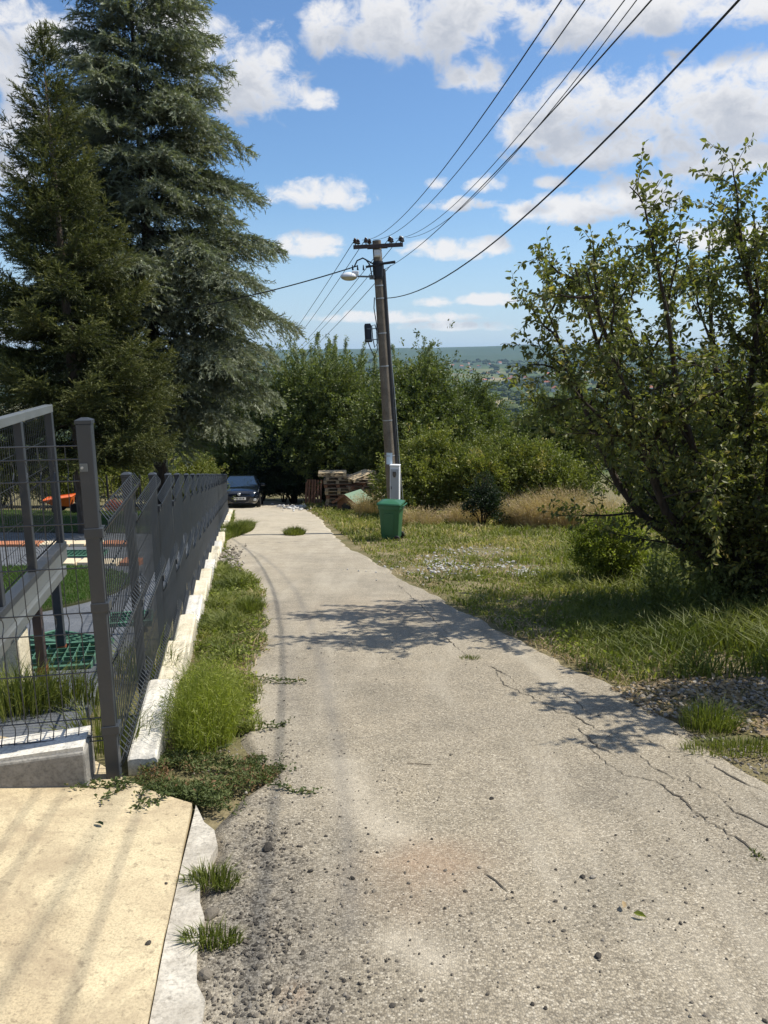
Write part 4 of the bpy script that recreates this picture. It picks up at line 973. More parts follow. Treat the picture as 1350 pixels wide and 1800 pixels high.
for s in (-1, 1):
    mb = MB(); mb.tube([(.6, s * .2, .45), (.85, s * .22, .75), (1.05, s * .22, .80)], .016, 6); mb.build('handlebar', M_BLACK, dm)
    for x, rr_ in ((-.25, .17), (.42, .2)):
        WM = Matrix.Translation((x, s * .32, rr_)) @ Matrix.Rotation(R(90), 4, 'X')
        w = MB(); w.lathe([(rr_ * .5, -.06), (rr_ * .95, -.06), (rr_, -.03), (rr_, .03), (rr_ * .95, .06), (rr_ * .5, .06)], 16, WM); w = w.build('wheel', M_TYRE, dm, smooth=True)
        MB().lathe([(0, -.05), (rr_ * .5, -.055), (rr_ * .52, .0), (rr_ * .5, .055), (0, .05)], 12, WM).build('rim', M_ORANGE, w)
# arched iron garden fence at the back
ir = thing('iron_fence', 'dark iron fence with arched bays at the back of the garden', 'fence', (-13, 28.8, float(gz(-13, 28.8))))
M_DIRON = plain('dark_iron', (0.03, 0.028, 0.026), 0.6, 0.4)
a0 = None
for k in range(8):
    if a0 is None:
        mb = MB(); pts = [(-.5, 0, 0), (-.5, 0, 1.05)] + [(-.5 * math.cos(t), 0, 1.05 + .32 * math.sin(t)) for t in np.linspace(.3, math.pi - .3, 7)] + [(.5, 0, 1.05), (.5, 0, 0)]
        mb.tube(pts, .016, 5)
        for q in np.linspace(-.38, .38, 6): mb.tube([(q, 0, 0.1), (q, 0, 1.05 + .32 * math.sqrt(max(0, 1 - (q / .5) ** 2)))], .008, 4)
        mb.tube([(-.5, 0, .15), (.5, 0, .15)], .012, 4)
        a0 = mb.build('arched_bay', M_DIRON, ir); o = a0
    else: o = a0.copy(); COL.objects.link(o); o.parent = ir
    x = -5 + 1.3 * k; o.location = (x, -.04 * k, float(gz(-13 + x, 28.8 - .04 * k)) - float(gz(-13, 28.8)) + .1)
for k in range(9):
    x = -5.65 + 1.3 * k; MB().box((x, -.04 * k, .7 - .16 * -.04 * k), (.06, .06, 1.6)).build('post', M_DIRON, ir)

# ------------------------------------------------------------------ vegetation
def nrm(a): return a / (np.linalg.norm(a, axis=-1, keepdims=True) + 1e-9)
def basis(d, roll):
    """rotation matrices whose x axis is d; y roughly horizontal, turned by roll"""
    d = nrm(d); up = np.zeros_like(d); up[:, 2] = 1
    flat = np.abs(d[:, 2]) > 0.97; up[flat] = (1, 0, 0)
    y = nrm(np.cross(up, d)); z = np.cross(d, y)
    c, s = np.cos(roll)[:, None], np.sin(roll)[:, None]
    y2 = y * c + z * s; z2 = -y * s + z * c
    return np.stack([d, y2, z2], -1)
def scatter(name, tv, tf, P, Rm, s, m, parent=None, tint=None, kind=None):
    n = len(P); tv = np.asarray(tv, float)
    sc3 = s if s.ndim == 2 else s[:, None].repeat(3, 1)
    V = np.einsum('nij,nkj->nki', Rm, tv[None] * sc3[:, None, :]) + P[:, None, :]
    k = len(tv); fs = [(np.asarray(f)[None] + (np.arange(n) * k)[:, None, None]).reshape(-1, np.asarray(f).shape[1]) for f in tf]
    T = np.repeat(tint if tint is not None else rng.random(n), k)
    o = raw(name, V.reshape(-1, 3), fs, m, parent, tint=T)
    if kind: o['kind'] = kind
    return o
# leaf templates (x along the leaf, length 1)
LEAF = (np.array([(0, 0, 0), (.3, .24, .06), (.68, .20, .03), (1, 0, -.14), (.68, -.20, .03), (.3, -.24, .06), (.35, 0, -.03), (.7, 0, -.07)]), [np.array([(0, 6, 1, 0)])[:, :3], np.array([(6, 7, 2, 1), (5, 4, 7, 6)]), np.array([(7, 3, 2), (7, 4, 3), (0, 5, 6)])])
LEAF = (LEAF[0], [np.concatenate([LEAF[1][0], LEAF[1][2]]), LEAF[1][1]])
QUADLEAF = (np.array([(0, 0, 0), (.45, .27, .05), (1, 0, -.08), (.45, -.27, .05)]), [np.array([(0, 3, 2, 1)])])
def spray(k, spread, w, seed):
    r = np.random.default_rng(seed); V = []; F = []
    for i in range(k):
        p = np.array([r.random() * .5, 0, 0]) + (r.random(3) - .5) * spread; d = nrm(np.array([[.8 + r.random() * .6, r.normal() * .9, r.normal() * .7]]))[0]
        B = basis(d[None], np.array([r.random() * 6.28]))[0]; L = .32 * (0.7 + .6 * r.random())
        b = len(V)
        for q in QUADLEAF[0]: V.append(p + B @ (q * np.array([L, L * w, L])))
        F.append((b, b + 3, b + 2, b + 1))
    return np.array(V), [np.array(F)]
SPRAYS = [spray(9, .55, 1.0, i) for i in range(3)]
TWIG = (np.array([(0, 0, 0), (.3, .14, 0), (.7, .11, 0), (1.05, 0, 0), (.7, -.11, 0), (.3, -.14, 0), (.3, 0, .12), (.75, 0, .09), (.3, 0, -.06)]), [np.array([(0, 5, 4, 3), (0, 3, 2, 1)]), np.array([(0, 7, 6), (8, 3, 7)])])
def needle_twig(k, half, seed):
    """a twiglet of separate spiky needle tufts pointing forwards"""
    r = np.random.default_rng(seed); V = []; F = []
    for i in range(k):
        t = (i + .2) / k; a = r.random() * 6.28; L = half * (1.2 - .5 * t) * (0.8 + .5 * r.random())
        o = np.array([math.cos(a), math.sin(a)]); b = len(V); w = .035
        tip = np.array([t + .28, o[0] * L, o[1] * L]); s = np.array([0, -o[1], o[0]]) * w
        V += [np.array([t - .04, 0, 0]) - s, np.array([t + .10, 0, 0]) + s, tip]; F.append((b, b + 1, b + 2))
    b = len(V); V += [np.array([0, -.03, 0]), np.array([0, .03, 0]), np.array([1.08, 0, 0])]; F.append((b, b + 1, b + 2))
    return np.array(V), [np.array(F)]
NT_S = needle_twig(9, .22, 3); NT_C = needle_twig(8, .26, 4)

def conifer(name, label, x, y, H, R0, m, n_layers, per, droop, tip_up, hang, tw_len, step, seed, prof, dens=1.0, bare=0.6):
    r = np.random.default_rng(seed); base = gv(x, y, -0.05)
    t = thing(name, label, 'tree', base)
    mb = MB(); mb.tube([(0, 0, -.2), (0.01, 0, .5), (.03, .02, H * .35), (0, .04, H * .7), (0, 0, H * .985)], [H * .0165, H * .014, H * .0105, H * .005, .012], 9)
    P, D, T, Ssc = [], [], [], []
    for li in range(n_layers):
        f = (li + .5) / n_layers; h = bare + (H - bare) * f ** 0.96
        for b in range(per if f < .9 else max(3, per - 2)):
            az = b * 2 * math.pi / per + li * 2.399 + r.normal() * .25; L = R0 * prof(f) * (0.74 + .42 * r.random())
            if L < .12: L = .12
            hh = h + r.normal() * .12
            n = max(4, int(L / .11)); s = np.linspace(0, 1, n)
            elev = (0.62 * f ** 1.5 - droop * (1 - f) + r.normal() * .08)
            zz = L * (elev * s - droop * .55 * s ** 2 + tip_up * s ** 3)
            rad = L * s * (1 - .06 * s)
            wob = np.cumsum(r.normal(size=n)) * .012 * L
            cx = np.cos(az) * rad - np.sin(az) * wob; cy = np.sin(az) * rad + np.cos(az) * wob; cz = hh + zz
            C = np.stack([cx, cy, cz], 1)
            if L > .4: mb.tube([tuple(C[i]) for i in range(0, n, max(1, n // 4))], [max(.005, .022 * L / R0 * (1 - i / n) * H / 11) for i in range(0, n, max(1, n // 4))], 4, cap=False)
            tang = nrm(np.gradient(C, axis=0)); side = np.stack([-np.sin(az) + 0 * s, np.cos(az) + 0 * s, 0 * s], 1)
            # side branchlets
            q = np.arange(0.10 * L, L, step * .8) / L
            for sg in (-1, 1):
                qq = np.clip(q + r.random(len(q)) * step / L * .7, 0, .99); bl = L * .46 * (1 - qq) ** 0.75 * np.clip(qq * 4.5 + .2, 0, 1) * (.7 + .6 * r.random(len(q))) + tw_len * .6
                p0 = np.stack([np.interp(qq, s, C[:, k]) for k in range(3)], 1); tg = np.stack([np.interp(qq, s, tang[:, k]) for k in range(3)], 1)
                dd = nrm(tg * .75 + sg * side[0] * (.85 - .25 * qq[:, None]) + r.normal(size=(len(q), 3)) * .10)
                m_ = np.maximum(1, (bl / (tw_len * .52) * dens).astype(int)); idx = np.repeat(np.arange(len(q)), m_)
                kk = np.concatenate([np.arange(c) for c in m_]); u = (kk + r.random(len(kk))) / m_[idx]
                pp_ = p0[idx] + dd[idx] * (bl[idx] * u)[:, None]; pp_[:, 2] -= hang * bl[idx] * u ** 1.7 * (1.0 + .3 * r.normal(size=len(u)))
                d2 = dd[idx] + np.stack([0 * u, 0 * u, -hang * 1.3 * u], 1) + r.normal(size=(len(u), 3)) * .34
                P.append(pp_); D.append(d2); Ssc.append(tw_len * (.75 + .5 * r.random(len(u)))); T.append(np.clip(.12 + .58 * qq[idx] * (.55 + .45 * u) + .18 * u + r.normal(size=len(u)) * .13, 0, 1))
            u = np.repeat(s[1:], 3); pi = np.stack([np.interp(u, s, C[:, k]) for k in range(3)], 1); di = np.stack([np.interp(u, s, tang[:, k]) for k in range(3)], 1) + r.normal(size=(len(u), 3)) * .45
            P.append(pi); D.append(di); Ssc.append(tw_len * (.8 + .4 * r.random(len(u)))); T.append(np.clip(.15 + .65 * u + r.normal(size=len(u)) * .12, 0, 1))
    # leader
    u = np.linspace(.93, 1.0, 40); P.append(np.stack([0 * u, 0 * u, H * u], 1)); D.append(r.normal(size=(40, 3)) * .5 + np.array([0, 0, .9])); Ssc.append(np.full(40, tw_len)); T.append(np.full(40, .6))
    P, D, T, Ssc = map(np.concatenate, (P, D, T, Ssc))
    keep = P[:, 2] > 0.25; P, D, T, Ssc = P[keep], D[keep], T[keep], Ssc[keep]
    mb.build('trunk', M_BARK if m is M_SPRUCE else M_BARKD, t, smooth=True, auto=False)
    tp = NT_S if m is M_SPRUCE else NT_C
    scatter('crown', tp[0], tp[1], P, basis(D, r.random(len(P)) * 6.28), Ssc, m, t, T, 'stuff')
    return t
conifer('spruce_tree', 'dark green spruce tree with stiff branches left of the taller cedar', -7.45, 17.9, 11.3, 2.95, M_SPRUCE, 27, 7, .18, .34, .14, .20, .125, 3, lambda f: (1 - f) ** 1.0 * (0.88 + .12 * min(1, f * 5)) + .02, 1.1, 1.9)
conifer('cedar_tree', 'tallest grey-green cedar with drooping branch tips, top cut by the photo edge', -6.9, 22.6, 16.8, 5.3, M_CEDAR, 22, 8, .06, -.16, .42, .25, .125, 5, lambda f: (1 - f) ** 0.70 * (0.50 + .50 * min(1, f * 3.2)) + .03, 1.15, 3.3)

def bend_tube(mb, p, d, L, r0, r1, n, trop, wob, rr, sides):
    pts = [np.array(p)]; d = np.array(d, float)
    for i in range(n):
        d = nrm((d + np.array([0, 0, trop]) + rr.normal(size=3) * wob)[None])[0]; pts.append(pts[-1] + d * L / n)
    mb.tube([tuple(q) for q in pts], list(np.linspace(r0, r1, n + 1)), sides, cap=False)
    return np.array(pts)
def broadleaf(name, label, x, y, stems, m, leaf, seed, n1=9, n2=8, l1=.42, l2=.5, per=.028, r0=.055, trop=.10, barkm=None, group=None, f0=.26):
    """an open multi-stemmed tree with every leaf on a twig; stems: (azimuth, tilt, length)"""
    rr = np.random.default_rng(seed); t = thing(name, label, 'tree', gv(x, y, -.03), group=group); mb = MB(); LP, LD, LT = [], [], []
    def leaves(pts, dens, f0=.15):
        seg = np.linalg.norm(np.diff(pts, axis=0), axis=1).sum(); k = max(3, int(seg / per * dens)); u = f0 + (1 - f0) * rr.random(k)
        s = np.linspace(0, 1, len(pts)); p = np.stack([np.interp(u, s, pts[:, c]) for c in range(3)], 1); tg = nrm(np.stack([np.interp(u, s, np.gradient(pts[:, c])) for c in range(3)], 1))
        d = nrm(rr.normal(size=(k, 3))) + tg * .7; d[:, 2] -= .25; d = nrm(d)
        LP.append(p + d * .012); LD.append(d + np.array([0, 0, -.25])); LT.append(np.clip(rr.normal(size=k) * .2 + .5 + rr.normal() * .13, 0, 1))
    for (az, tilt, L) in stems:
        a, q = R(az), R(tilt); d = np.array([math.cos(a) * math.sin(q), math.sin(a) * math.sin(q), math.cos(q)])
        st = bend_tube(mb, (rr.normal() * .08, rr.normal() * .08, -.05), d, L, r0 * (L / 3.5), r0 * .16, 10, trop, .10, rr, 7)
        leaves(st[6:], .8)
        for j in range(n1):
            f = f0 + (.98 - f0) * (j + rr.random()) / n1; i = f * 10; p = st[int(i)] + (st[min(10, int(i) + 1)] - st[int(i)]) * (i % 1)
            tg = nrm((st[min(10, int(i) + 1)] - st[max(0, int(i) - 1)])[None])[0]
            d1 = nrm((tg * .75 + nrm(rr.normal(size=(1, 3)))[0] * .85 + np.array([0, 0, .18]))[None])[0]; L1 = L * l1 * (1.12 - .75 * f) * (.65 + .7 * rr.random())
            b1 = bend_tube(mb, p, d1, L1, r0 * .30, r0 * .09, 6, trop * 1.2, .13, rr, 5); leaves(b1, .55, .3)
            for k in range(n2):
                g = .2 + .8 * (k + rr.random()) / n2; ii = g * 6; p2 = b1[int(min(5, ii))] + (b1[min(6, int(ii) + 1)] - b1[int(min(5, ii))]) * (ii % 1)
                tg2 = nrm((b1[min(6, int(ii) + 1)] - b1[max(0, int(ii) - 1)])[None])[0]
                d2 = nrm((tg2 * .6 + nrm(rr.normal(size=(1, 3)))[0] * .9 + np.array([0, 0, .25]))[None])[0]
                b2 = bend_tube(mb, p2, d2, l2 * (.45 + .9 * rr.random()), r0 * .075, r0 * .03, 4, trop * 1.4, .14, rr, 3); leaves(b2, 1.0, .1)
    mb.build('trunk', barkm or M_BARKD, t, smooth=True, auto=False)
    P, D, T = map(np.concatenate, (LP, LD, LT)); s = leaf * (.65 + .65 * rr.random(len(P)))
    scatter('crown', LEAF[0], LEAF[1], P, basis(D, rr.normal(size=len(P)) * .9), s, m, t, T, 'stuff'); return t
broadleaf('fruit_tree', 'nearest wide multi-stemmed fruit tree at the right edge of the photo', 4.35, 7.95,
          [(174, 42, 4.6), (179, 43, 3.9), (168, 36, 4.6), (176, 34, 4.6), (171, 25, 4.5), (160, 19, 4.5), (174, 16, 4.6), (150, 11, 4.4), (10, 20, 4.0), (350, 34, 3.7), (172, 9, 4.1), (172, 29, 4.4),
           (200, 48, 1.5), (262, 40, 1.4), (300, 42, 1.7), (340, 40, 2.2), (235, 30, 1.6), (185, 30, 2.0)],
          M_FRUIT, .062, 21, 12, 11, .33, .40, .0175, trop=.035, f0=.2)
broadleaf('fruit_tree', 'pale-leaved bushy fruit tree reaching in from beyond the right edge', 4.8, 5.15,
          [(180, 44, 3.3), (177, 51, 2.9), (178, 34, 3.3), (174, 40, 3.4), (0, 30, 3.2), (20, 15, 3.2), (176, 24, 3.2)],
          M_FRUIT, .070, 22, 9, 10, .17, .30, .021, .045, trop=.05)

_cr = np.random.default_rng(99)
def bush_mesh(rx, ry, H, n_clump, per, m, leaf, seed, low=0.0, shoots=0, hollow=.55, t=None, shoot_h=1.3):
    rr = np.random.default_rng(seed)
    d = nrm(rr.normal(size=(n_clump, 3))); d[:, 2] = np.abs(d[:, 2]) * 1.15 - .12; lob = .74 + .26 * np.sin(d[:, 0] * 3.7 + seed) * np.cos(d[:, 1] * 4.1 + seed * 2) + rr.normal(size=n_clump) * .10
    rad = hollow + (1 - hollow) * rr.random(n_clump) ** .5
    C = d * (rad * lob)[:, None] * np.array([rx, ry, H * .62]); C[:, 2] += H * .36 + low
    C[:, 2] = np.maximum(C[:, 2], .12 + rr.random(n_clump) * .25)
    cr = (.10 + .08 * rr.random(n_clump)) * (rx + H) * .62
    idx = np.repeat(np.arange(n_clump), per); o = rr.normal(size=(len(idx), 3)) * np.array([.62, .62, .45])
    P = C[idx] + o * cr[idx][:, None]; D = nrm(d[idx] * .55 + o * .6 + rr.normal(size=(len(idx), 3)) * .5 + np.array([0, 0, .22]))
    T = np.clip((.42 + rr.normal(size=n_clump) * .15)[idx] + rr.normal(size=len(idx)) * .17, 0, 1)
    mb = MB()
    for k in range(9):
        c = C[rr.integers(n_clump)]; mb.tube([(c[0] * .08, c[1] * .08, -.1), tuple(c * np.array([.45, .45, .55])), tuple(c)], [.05 * H / 3, .03 * H / 3, .008], 5, cap=False)
    if shoots:
        SP, SD, STt = [], [], []
        for k in range(shoots):
            c = C[rr.integers(n_clump)] * np.array([.85, .85, 1]); c[2] = H * (.72 + .12 * rr.random()); L = shoot_h * (.5 + .8 * rr.random()); e = np.array([rr.normal() * .25, rr.normal() * .25, 1.0])
            pts = bend_tube(mb, c, e, L, .014, .004, 5, .05, .12, rr, 4); u = rr.random(int(L * 46)); s = np.linspace(0, 1, 6)
            SP.append(np.stack([np.interp(u, s, pts[:, q]) for q in range(3)], 1) + rr.normal(size=(len(u), 3)) * .06 * (1.15 - u)[:, None]); SD.append(rr.normal(size=(len(u), 3)) + np.array([0, 0, .5])); STt.append(np.clip(.75 + rr.normal(size=len(u)) * .15, 0, 1))
        P = np.concatenate([P] + SP); D = np.concatenate([D] + SD); T = np.concatenate([T] + STt)
    mb.build('trunk', M_BARKD, t, smooth=True, auto=False)
    n = len(P); s = leaf * (.7 + .6 * rr.random(n)); n0 = n_clump * per; s[n0:] *= .62
    scatter('crown', SPRAYS[seed % 3][0], SPRAYS[seed % 3][1], P, basis(D, rr.random(n) * 6.28), s, m, t, T, 'stuff')
def bush(name, label, cat, x, y, rx, ry, H, n, per, mi, leaf, seed, group=None, shoots=0, src=None, rz=0, sc_=1, shoot_h=1.3, dzz=0):
    t = thing(name, label, cat, gv(x, y, dzz), rz, group)
    if src is None: bush_mesh(rx, ry, H, n, per, M_BRUSH[mi] if isinstance(mi, int) else mi, leaf, seed, 0, shoots, t=t, shoot_h=shoot_h)
    else:
        for ch in src.children: copy_tree(ch, t)
        t.scale = (sc_, sc_, sc_)
    return t
# the big hazel and willow mass beyond the end of the lane
gh = 'tall bushes closing the end of the lane'
hz1 = bush('hazel_bush', 'huge dense dark hazel bush directly left of the pole', 'bush', -3.0, 38.6, 4.3, 3.2, 7.6, 330, 46, 0, .42, 1, gh, 10)
bush('willow_bush', 'pale leaved willow with upright whippy shoots rising above the hazel', 'bush', -3.4, 42.0, 3.2, 2.4, 7.6, 190, 38, 1, .36, 2, gh, 24, shoot_h=3.2)
bush('hazel_bush', 'broad green hazel right of the pole, behind the meter box', 'bush', 1.5, 34.2, 3.0, 2.6, 6.7, 240, 44, 0, .40, 4, gh, 6)
bush('willow_bush', 'pale feathery willow top showing right of the pole', 'bush', 1.4, 38.6, 2.6, 2.2, 6.4, 150, 38, 1, .36, 5, gh, 18, shoot_h=2.8)
bush('hazel_bush', 'dark shaded hazel overhanging the parked car', 'bush', -7.0, 41.0, 3.4, 2.6, 6.4, 260, 44, 0, .42, 7, gh, 6)
bush('hazel_bush', 'olive green bush under the right tips of the cedar', 'bush', -9.4, 44.5, 3.2, 2.6, 7.6, 200, 40, 0, .42, 8, gh, 10)
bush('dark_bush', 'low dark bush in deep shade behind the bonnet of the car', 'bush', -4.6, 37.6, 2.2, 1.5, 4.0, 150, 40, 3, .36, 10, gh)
bush('hazel_bush', 'round green bush sloping down to the valley gap', 'bush', 4.3, 36.5, 2.6, 2.2, 5.9, 210, 42, 0, .38, 11, gh, 4)
# right-hand hedge, shrubs and brambles
gb = 'brambles and shrubs along the right verge'
bb = bush('bramble_bush', 'yellow-green bramble mound right behind the pole and bin', 'bush', 1.6, 25.2, 1.9, 1.6, 3.0, 170, 40, 2, .26, 13, gb)
bush('bramble_bush', 'yellow-green bramble mound left of the dark shrub', 'bush', 3.1, 24.2, 1.5, 1.3, 2.5, 130, 40, 2, .25, 14, gb)
bush('dark_shrub', 'small blackish shrub amid dry grass on the right verge', 'shrub', 2.85, 20.9, .58, .6, 1.25, 34, 30, 3, .17, 15, gb, 12, shoot_h=.55)
bush('bramble_bush', 'olive bramble hedge just above the dry grass', 'bush', 5.0, 24.6, 2.0, 1.4, 2.7, 170, 40, 2, .26, 16, gb)
bush('bramble_bush', 'bright bramble thicket behind the left branches of the fruit tree', 'bush', 9.6, 23.0, 2.2, 1.6, 2.7, 180, 40, 2, .25, 17, gb)
bush('dark_shrub', 'dark shrub in the shade directly under the fruit tree crown', 'shrub', 6.6, 14.2, 1.6, 1.3, 2.3, 150, 40, 3, .2, 18, gb)
bush('hazel_bush', 'upright green bush with a thin crooked shoot left of the fruit tree', 'bush', 6.8, 29.0, 2.1, 1.8, 4.8, 200, 42, 0, .34, 19, gb, 7, shoot_h=1.4)
bush('bramble_bush', 'sunlit yellow bush at the edge of the valley gap', 'bush', 5.6, 30.5, 2.3, 1.8, 3.6, 180, 40, 2, .28, 20, gb)
bush('hazel_bush', 'dense green bush seen through the middle of the fruit tree', 'bush', 10.4, 24.0, 2.8, 2.2, 4.4, 220, 42, 0, .34, 23, gb, 4)
bush('bramble_bush', 'bramble bank behind the trunk of the fruit tree at the right edge', 'bush', 8.6, 12.5, 2.2, 2.0, 2.6, 190, 42, 2, .22, 24, gb)
bush('dark_shrub', 'dark thicket at the far right edge behind the fruit tree', 'shrub', 7.4, 8.6, 1.6, 1.6, 2.4, 150, 40, 3, .18, 25, gb)
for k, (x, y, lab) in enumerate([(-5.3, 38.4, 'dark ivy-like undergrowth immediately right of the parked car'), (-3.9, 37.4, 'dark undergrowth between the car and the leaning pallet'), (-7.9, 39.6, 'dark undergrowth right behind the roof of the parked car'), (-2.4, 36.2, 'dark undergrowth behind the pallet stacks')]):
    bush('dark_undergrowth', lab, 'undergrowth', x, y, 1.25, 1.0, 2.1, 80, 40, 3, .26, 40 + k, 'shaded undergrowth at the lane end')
# left, beyond the garden
gl = 'sunlit shrubs behind the garden fence'
ly_ = bush('garden_shrub', 'sunlit yellow-green shrub at the left photo edge behind the arched fence', 'shrub', -17.5, 33.0, 2.6, 1.6, 3.0, 170, 40, 2, .3, 27, gl)
for k, (x, y, s, lab) in enumerate([(-13.6, 33.6, .95, 'sunlit yellow-green shrub behind the orange dumper'), (-10.6, 34.6, .95, 'sunlit yellow-green shrub right of the spruce trunk'), (-21.5, 34, 1.1, 'sunlit yellow-green shrub seen through the gate top'), (-8.6, 31.5, .8, 'yellow-green shrub low under the cedar behind the fence')]):
    bush('garden_shrub', lab, 'shrub', x, y, 0, 0, 0, 0, 0, 0, 0, 0, gl, 0, ly_, 1.3 * k + .6, s)
rs = bush('rose_bush', 'pinkish red flowering bush on the garden lawn behind the fence', 'flowers', *G(207, 905), .45, .35, .55, 40, 26, leafmat('rose_flower', (.24, .06, .05), (.55, .22, .18), (.12, .2, .06), .2), .09, 28)
g2 = bush('hazel_bush', 'background bush low behind the left side of the cedar', 'bush', -16, 47, 3, 2.5, 5.0, 170, 40, 0, .45, 30, gh, 0)

# dry and green verge plants
def stalks(name, label, cat, cx, cy, rx, ry, n, h, m, lean=.3, w=.008, group=None, leafy=None, leaf_n=0, leaf_s=.05, mleaf=None, kind=None, t0=.5):
    t = thing(name, label, cat, gv(cx, cy), group=group)
    a = rng.random(n) * 6.28; q = np.sqrt(rng.random(n)); pts = np.stack([cx + rx * q * np.cos(a), cy + ry * q * np.sin(a)], 1)
    hh = h * (1.05 - .45 * q ** 2)
    o = blades('stem', pts, hh, w, m, lean=lean, tint=np.full(n, t0), parent=t, hv=.3, clump=np.stack([np.cos(a) * q, np.sin(a) * q], 1) * .8)
    me = o.data; V = np.empty(len(me.vertices) * 3, np.float32); me.vertices.foreach_get('co', V); V = V.reshape(-1, 3) - np.array(t.location, np.float32); me.vertices.foreach_set('co', V.ravel())
    o['kind'] = 'stuff'
    if leaf_n:
        k = leaf_n; i = rng.integers(n, size=k); u = .12 + .88 * rng.random(k) ** .8
        aa = a[i]; P = np.stack([pts[i, 0] - cx + np.cos(aa) * q[i] * .8 * hh[i] * lean * u * .8, pts[i, 1] - cy + np.sin(aa) * q[i] * .8 * hh[i] * lean * u * .8, hh[i] * u * .95], 1) + rng.normal(size=(k, 3)) * .03
        D = rng.normal(size=(k, 3)) + np.array([0, 0, .5]); s = leaf_s * (.6 + .8 * rng.random(k))
        lf = scatter('foliage', QUADLEAF[0], QUADLEAF[1], P, basis(D, rng.random(k) * 6.28), np.stack([s, s * (leafy or 1), s], 1), mleaf or m, t, np.clip(.3 + .45 * u + rng.normal(size=k) * .15, 0, 1), 'stuff')
    return t
wp = np.array([3.2, 10.1])
bush('weed_clump', 'bright yellow-green rounded leafy bush on the verge left of the fruit tree trunk', 'bush', wp[0], wp[1], .52, .45, 1.05, 90, 46, M_WEED, .105, 51)
sp_ = poly([(1160, 1100), (1238, 1088), (1215, 1075)])
stalks('sapling', 'dark small-leaved sapling standing in the shaded verge grass', 'sapling', sp_[0][0], sp_[0][1], .10, .09, 40, .90, M_BRUSH[0], .22, .010, None, .9, 1100, .045, M_BRUSH[0])
stalks('sapling', 'shorter dark sapling nearer the fruit tree trunk', 'sapling', sp_[1][0], sp_[1][1], .12, .10, 30, .62, M_BRUSH[0], .25, .010, None, .9, 700, .045, M_BRUSH[0])
gs_ = 'dry grass stands on the right verge'
for lab, u, v, rx, ry, n, h in [('tallest stand of dry straw-coloured grass on the verge before the brambles', 985, 928, 1.25, .6, 2600, 1.0), ('dry straw stand touching the right side of the dark shrub', 905, 926, .5, .4, 800, .75), ('reddish dry stand left of the dark shrub', 820, 922, .55, .4, 800, .62),
                                ('thin dry stalks beneath the left branches of the fruit tree', 1075, 935, .8, .5, 900, .85), ('dry stalks at the right photo edge under the fruit tree', 1300, 1010, .6, .5, 900, .7), ('straw tuft poking up in front of the kennel', 646, 905, .45, .35, 500, .8), ('dry tuft right of the bin wheels', 735, 925, .7, .4, 700, .5)]:
    x, y = G(u, v); stalks('dry_grass', lab, 'grass', x, y, rx, ry, int(n * 1.2), h * 1.12, M_STRAW, .8, .008, gs_, .25, int(n * 2.0), .10, M_STRAW, t0=.62)
ww = poly([(350, 1345)])[0]
stalks('weed_bush', 'feathery bright green weed bush growing against the kerb wall beside the lane', 'weed', ww[0] - .05, ww[1] + .40, .16, .36, 900, .44, M_WEED, .42, .004, None, .20, 9000, .034, M_WEED)

# ---- grass cover
def sample(P, n, dref):
    """random points in a polygon, thinning with distance from the lane's near end"""
    P = np.array(P); mn, mx = P.min(0), P.max(0); out = []
    tot = 0
    while tot < n:
        q = mn + rng.random((200000, 2)) * (mx - mn); d2 = q[:, 0] ** 2 + q[:, 1] ** 2
        q = q[(rng.random(len(q)) < np.minimum(1, dref * dref / d2)) & inside(P, q[:, 0], q[:, 1])]; out.append(q); tot += len(q)
    return np.concatenate(out)[:n]
VR = [(7.5, -1.5), (2.2, -1.5), (2.2, 1.5), (2.3, 3.2), (2.45, 3.9), (1.9, 4.6), (1.6, 5.4), (1.3, 6.6), (.9, 8.2), (.5, 9.8), (-.1, 12.5), (-.6, 15.5), (-1.5, 21), (-2.7, 27), (-4.2, 33), (-3, 37.5), (1, 30), (3.5, 25), (8, 22), (10, 14), (8.8, 7), (8.2, 3)]
gravel_dark = poly([(1075, 1215), (1150, 1200), (1400, 1195), (1600, 1290), (1380, 1310), (1250, 1275), (1140, 1262)])
white_px = [((840, 970), 55, 7), ((890, 998), 60, 6), ((770, 985), 40, 7), ((740, 1005), 70, 8), ((800, 1000), 50, 6), ((925, 1010), 20, 3)]
def white_mask(x, y):
    m = np.zeros(len(x))
    for (u, v), a, b in white_px:
        cx, cy = G(u, v); ex = abs(G(u + a, v)[0] - cx); ey = abs(G(u, v - b)[1] - cy); m = np.maximum(m, np.exp(-(((x - cx) / ex) ** 2 + ((y - cy) / ey) ** 2)))
    return m
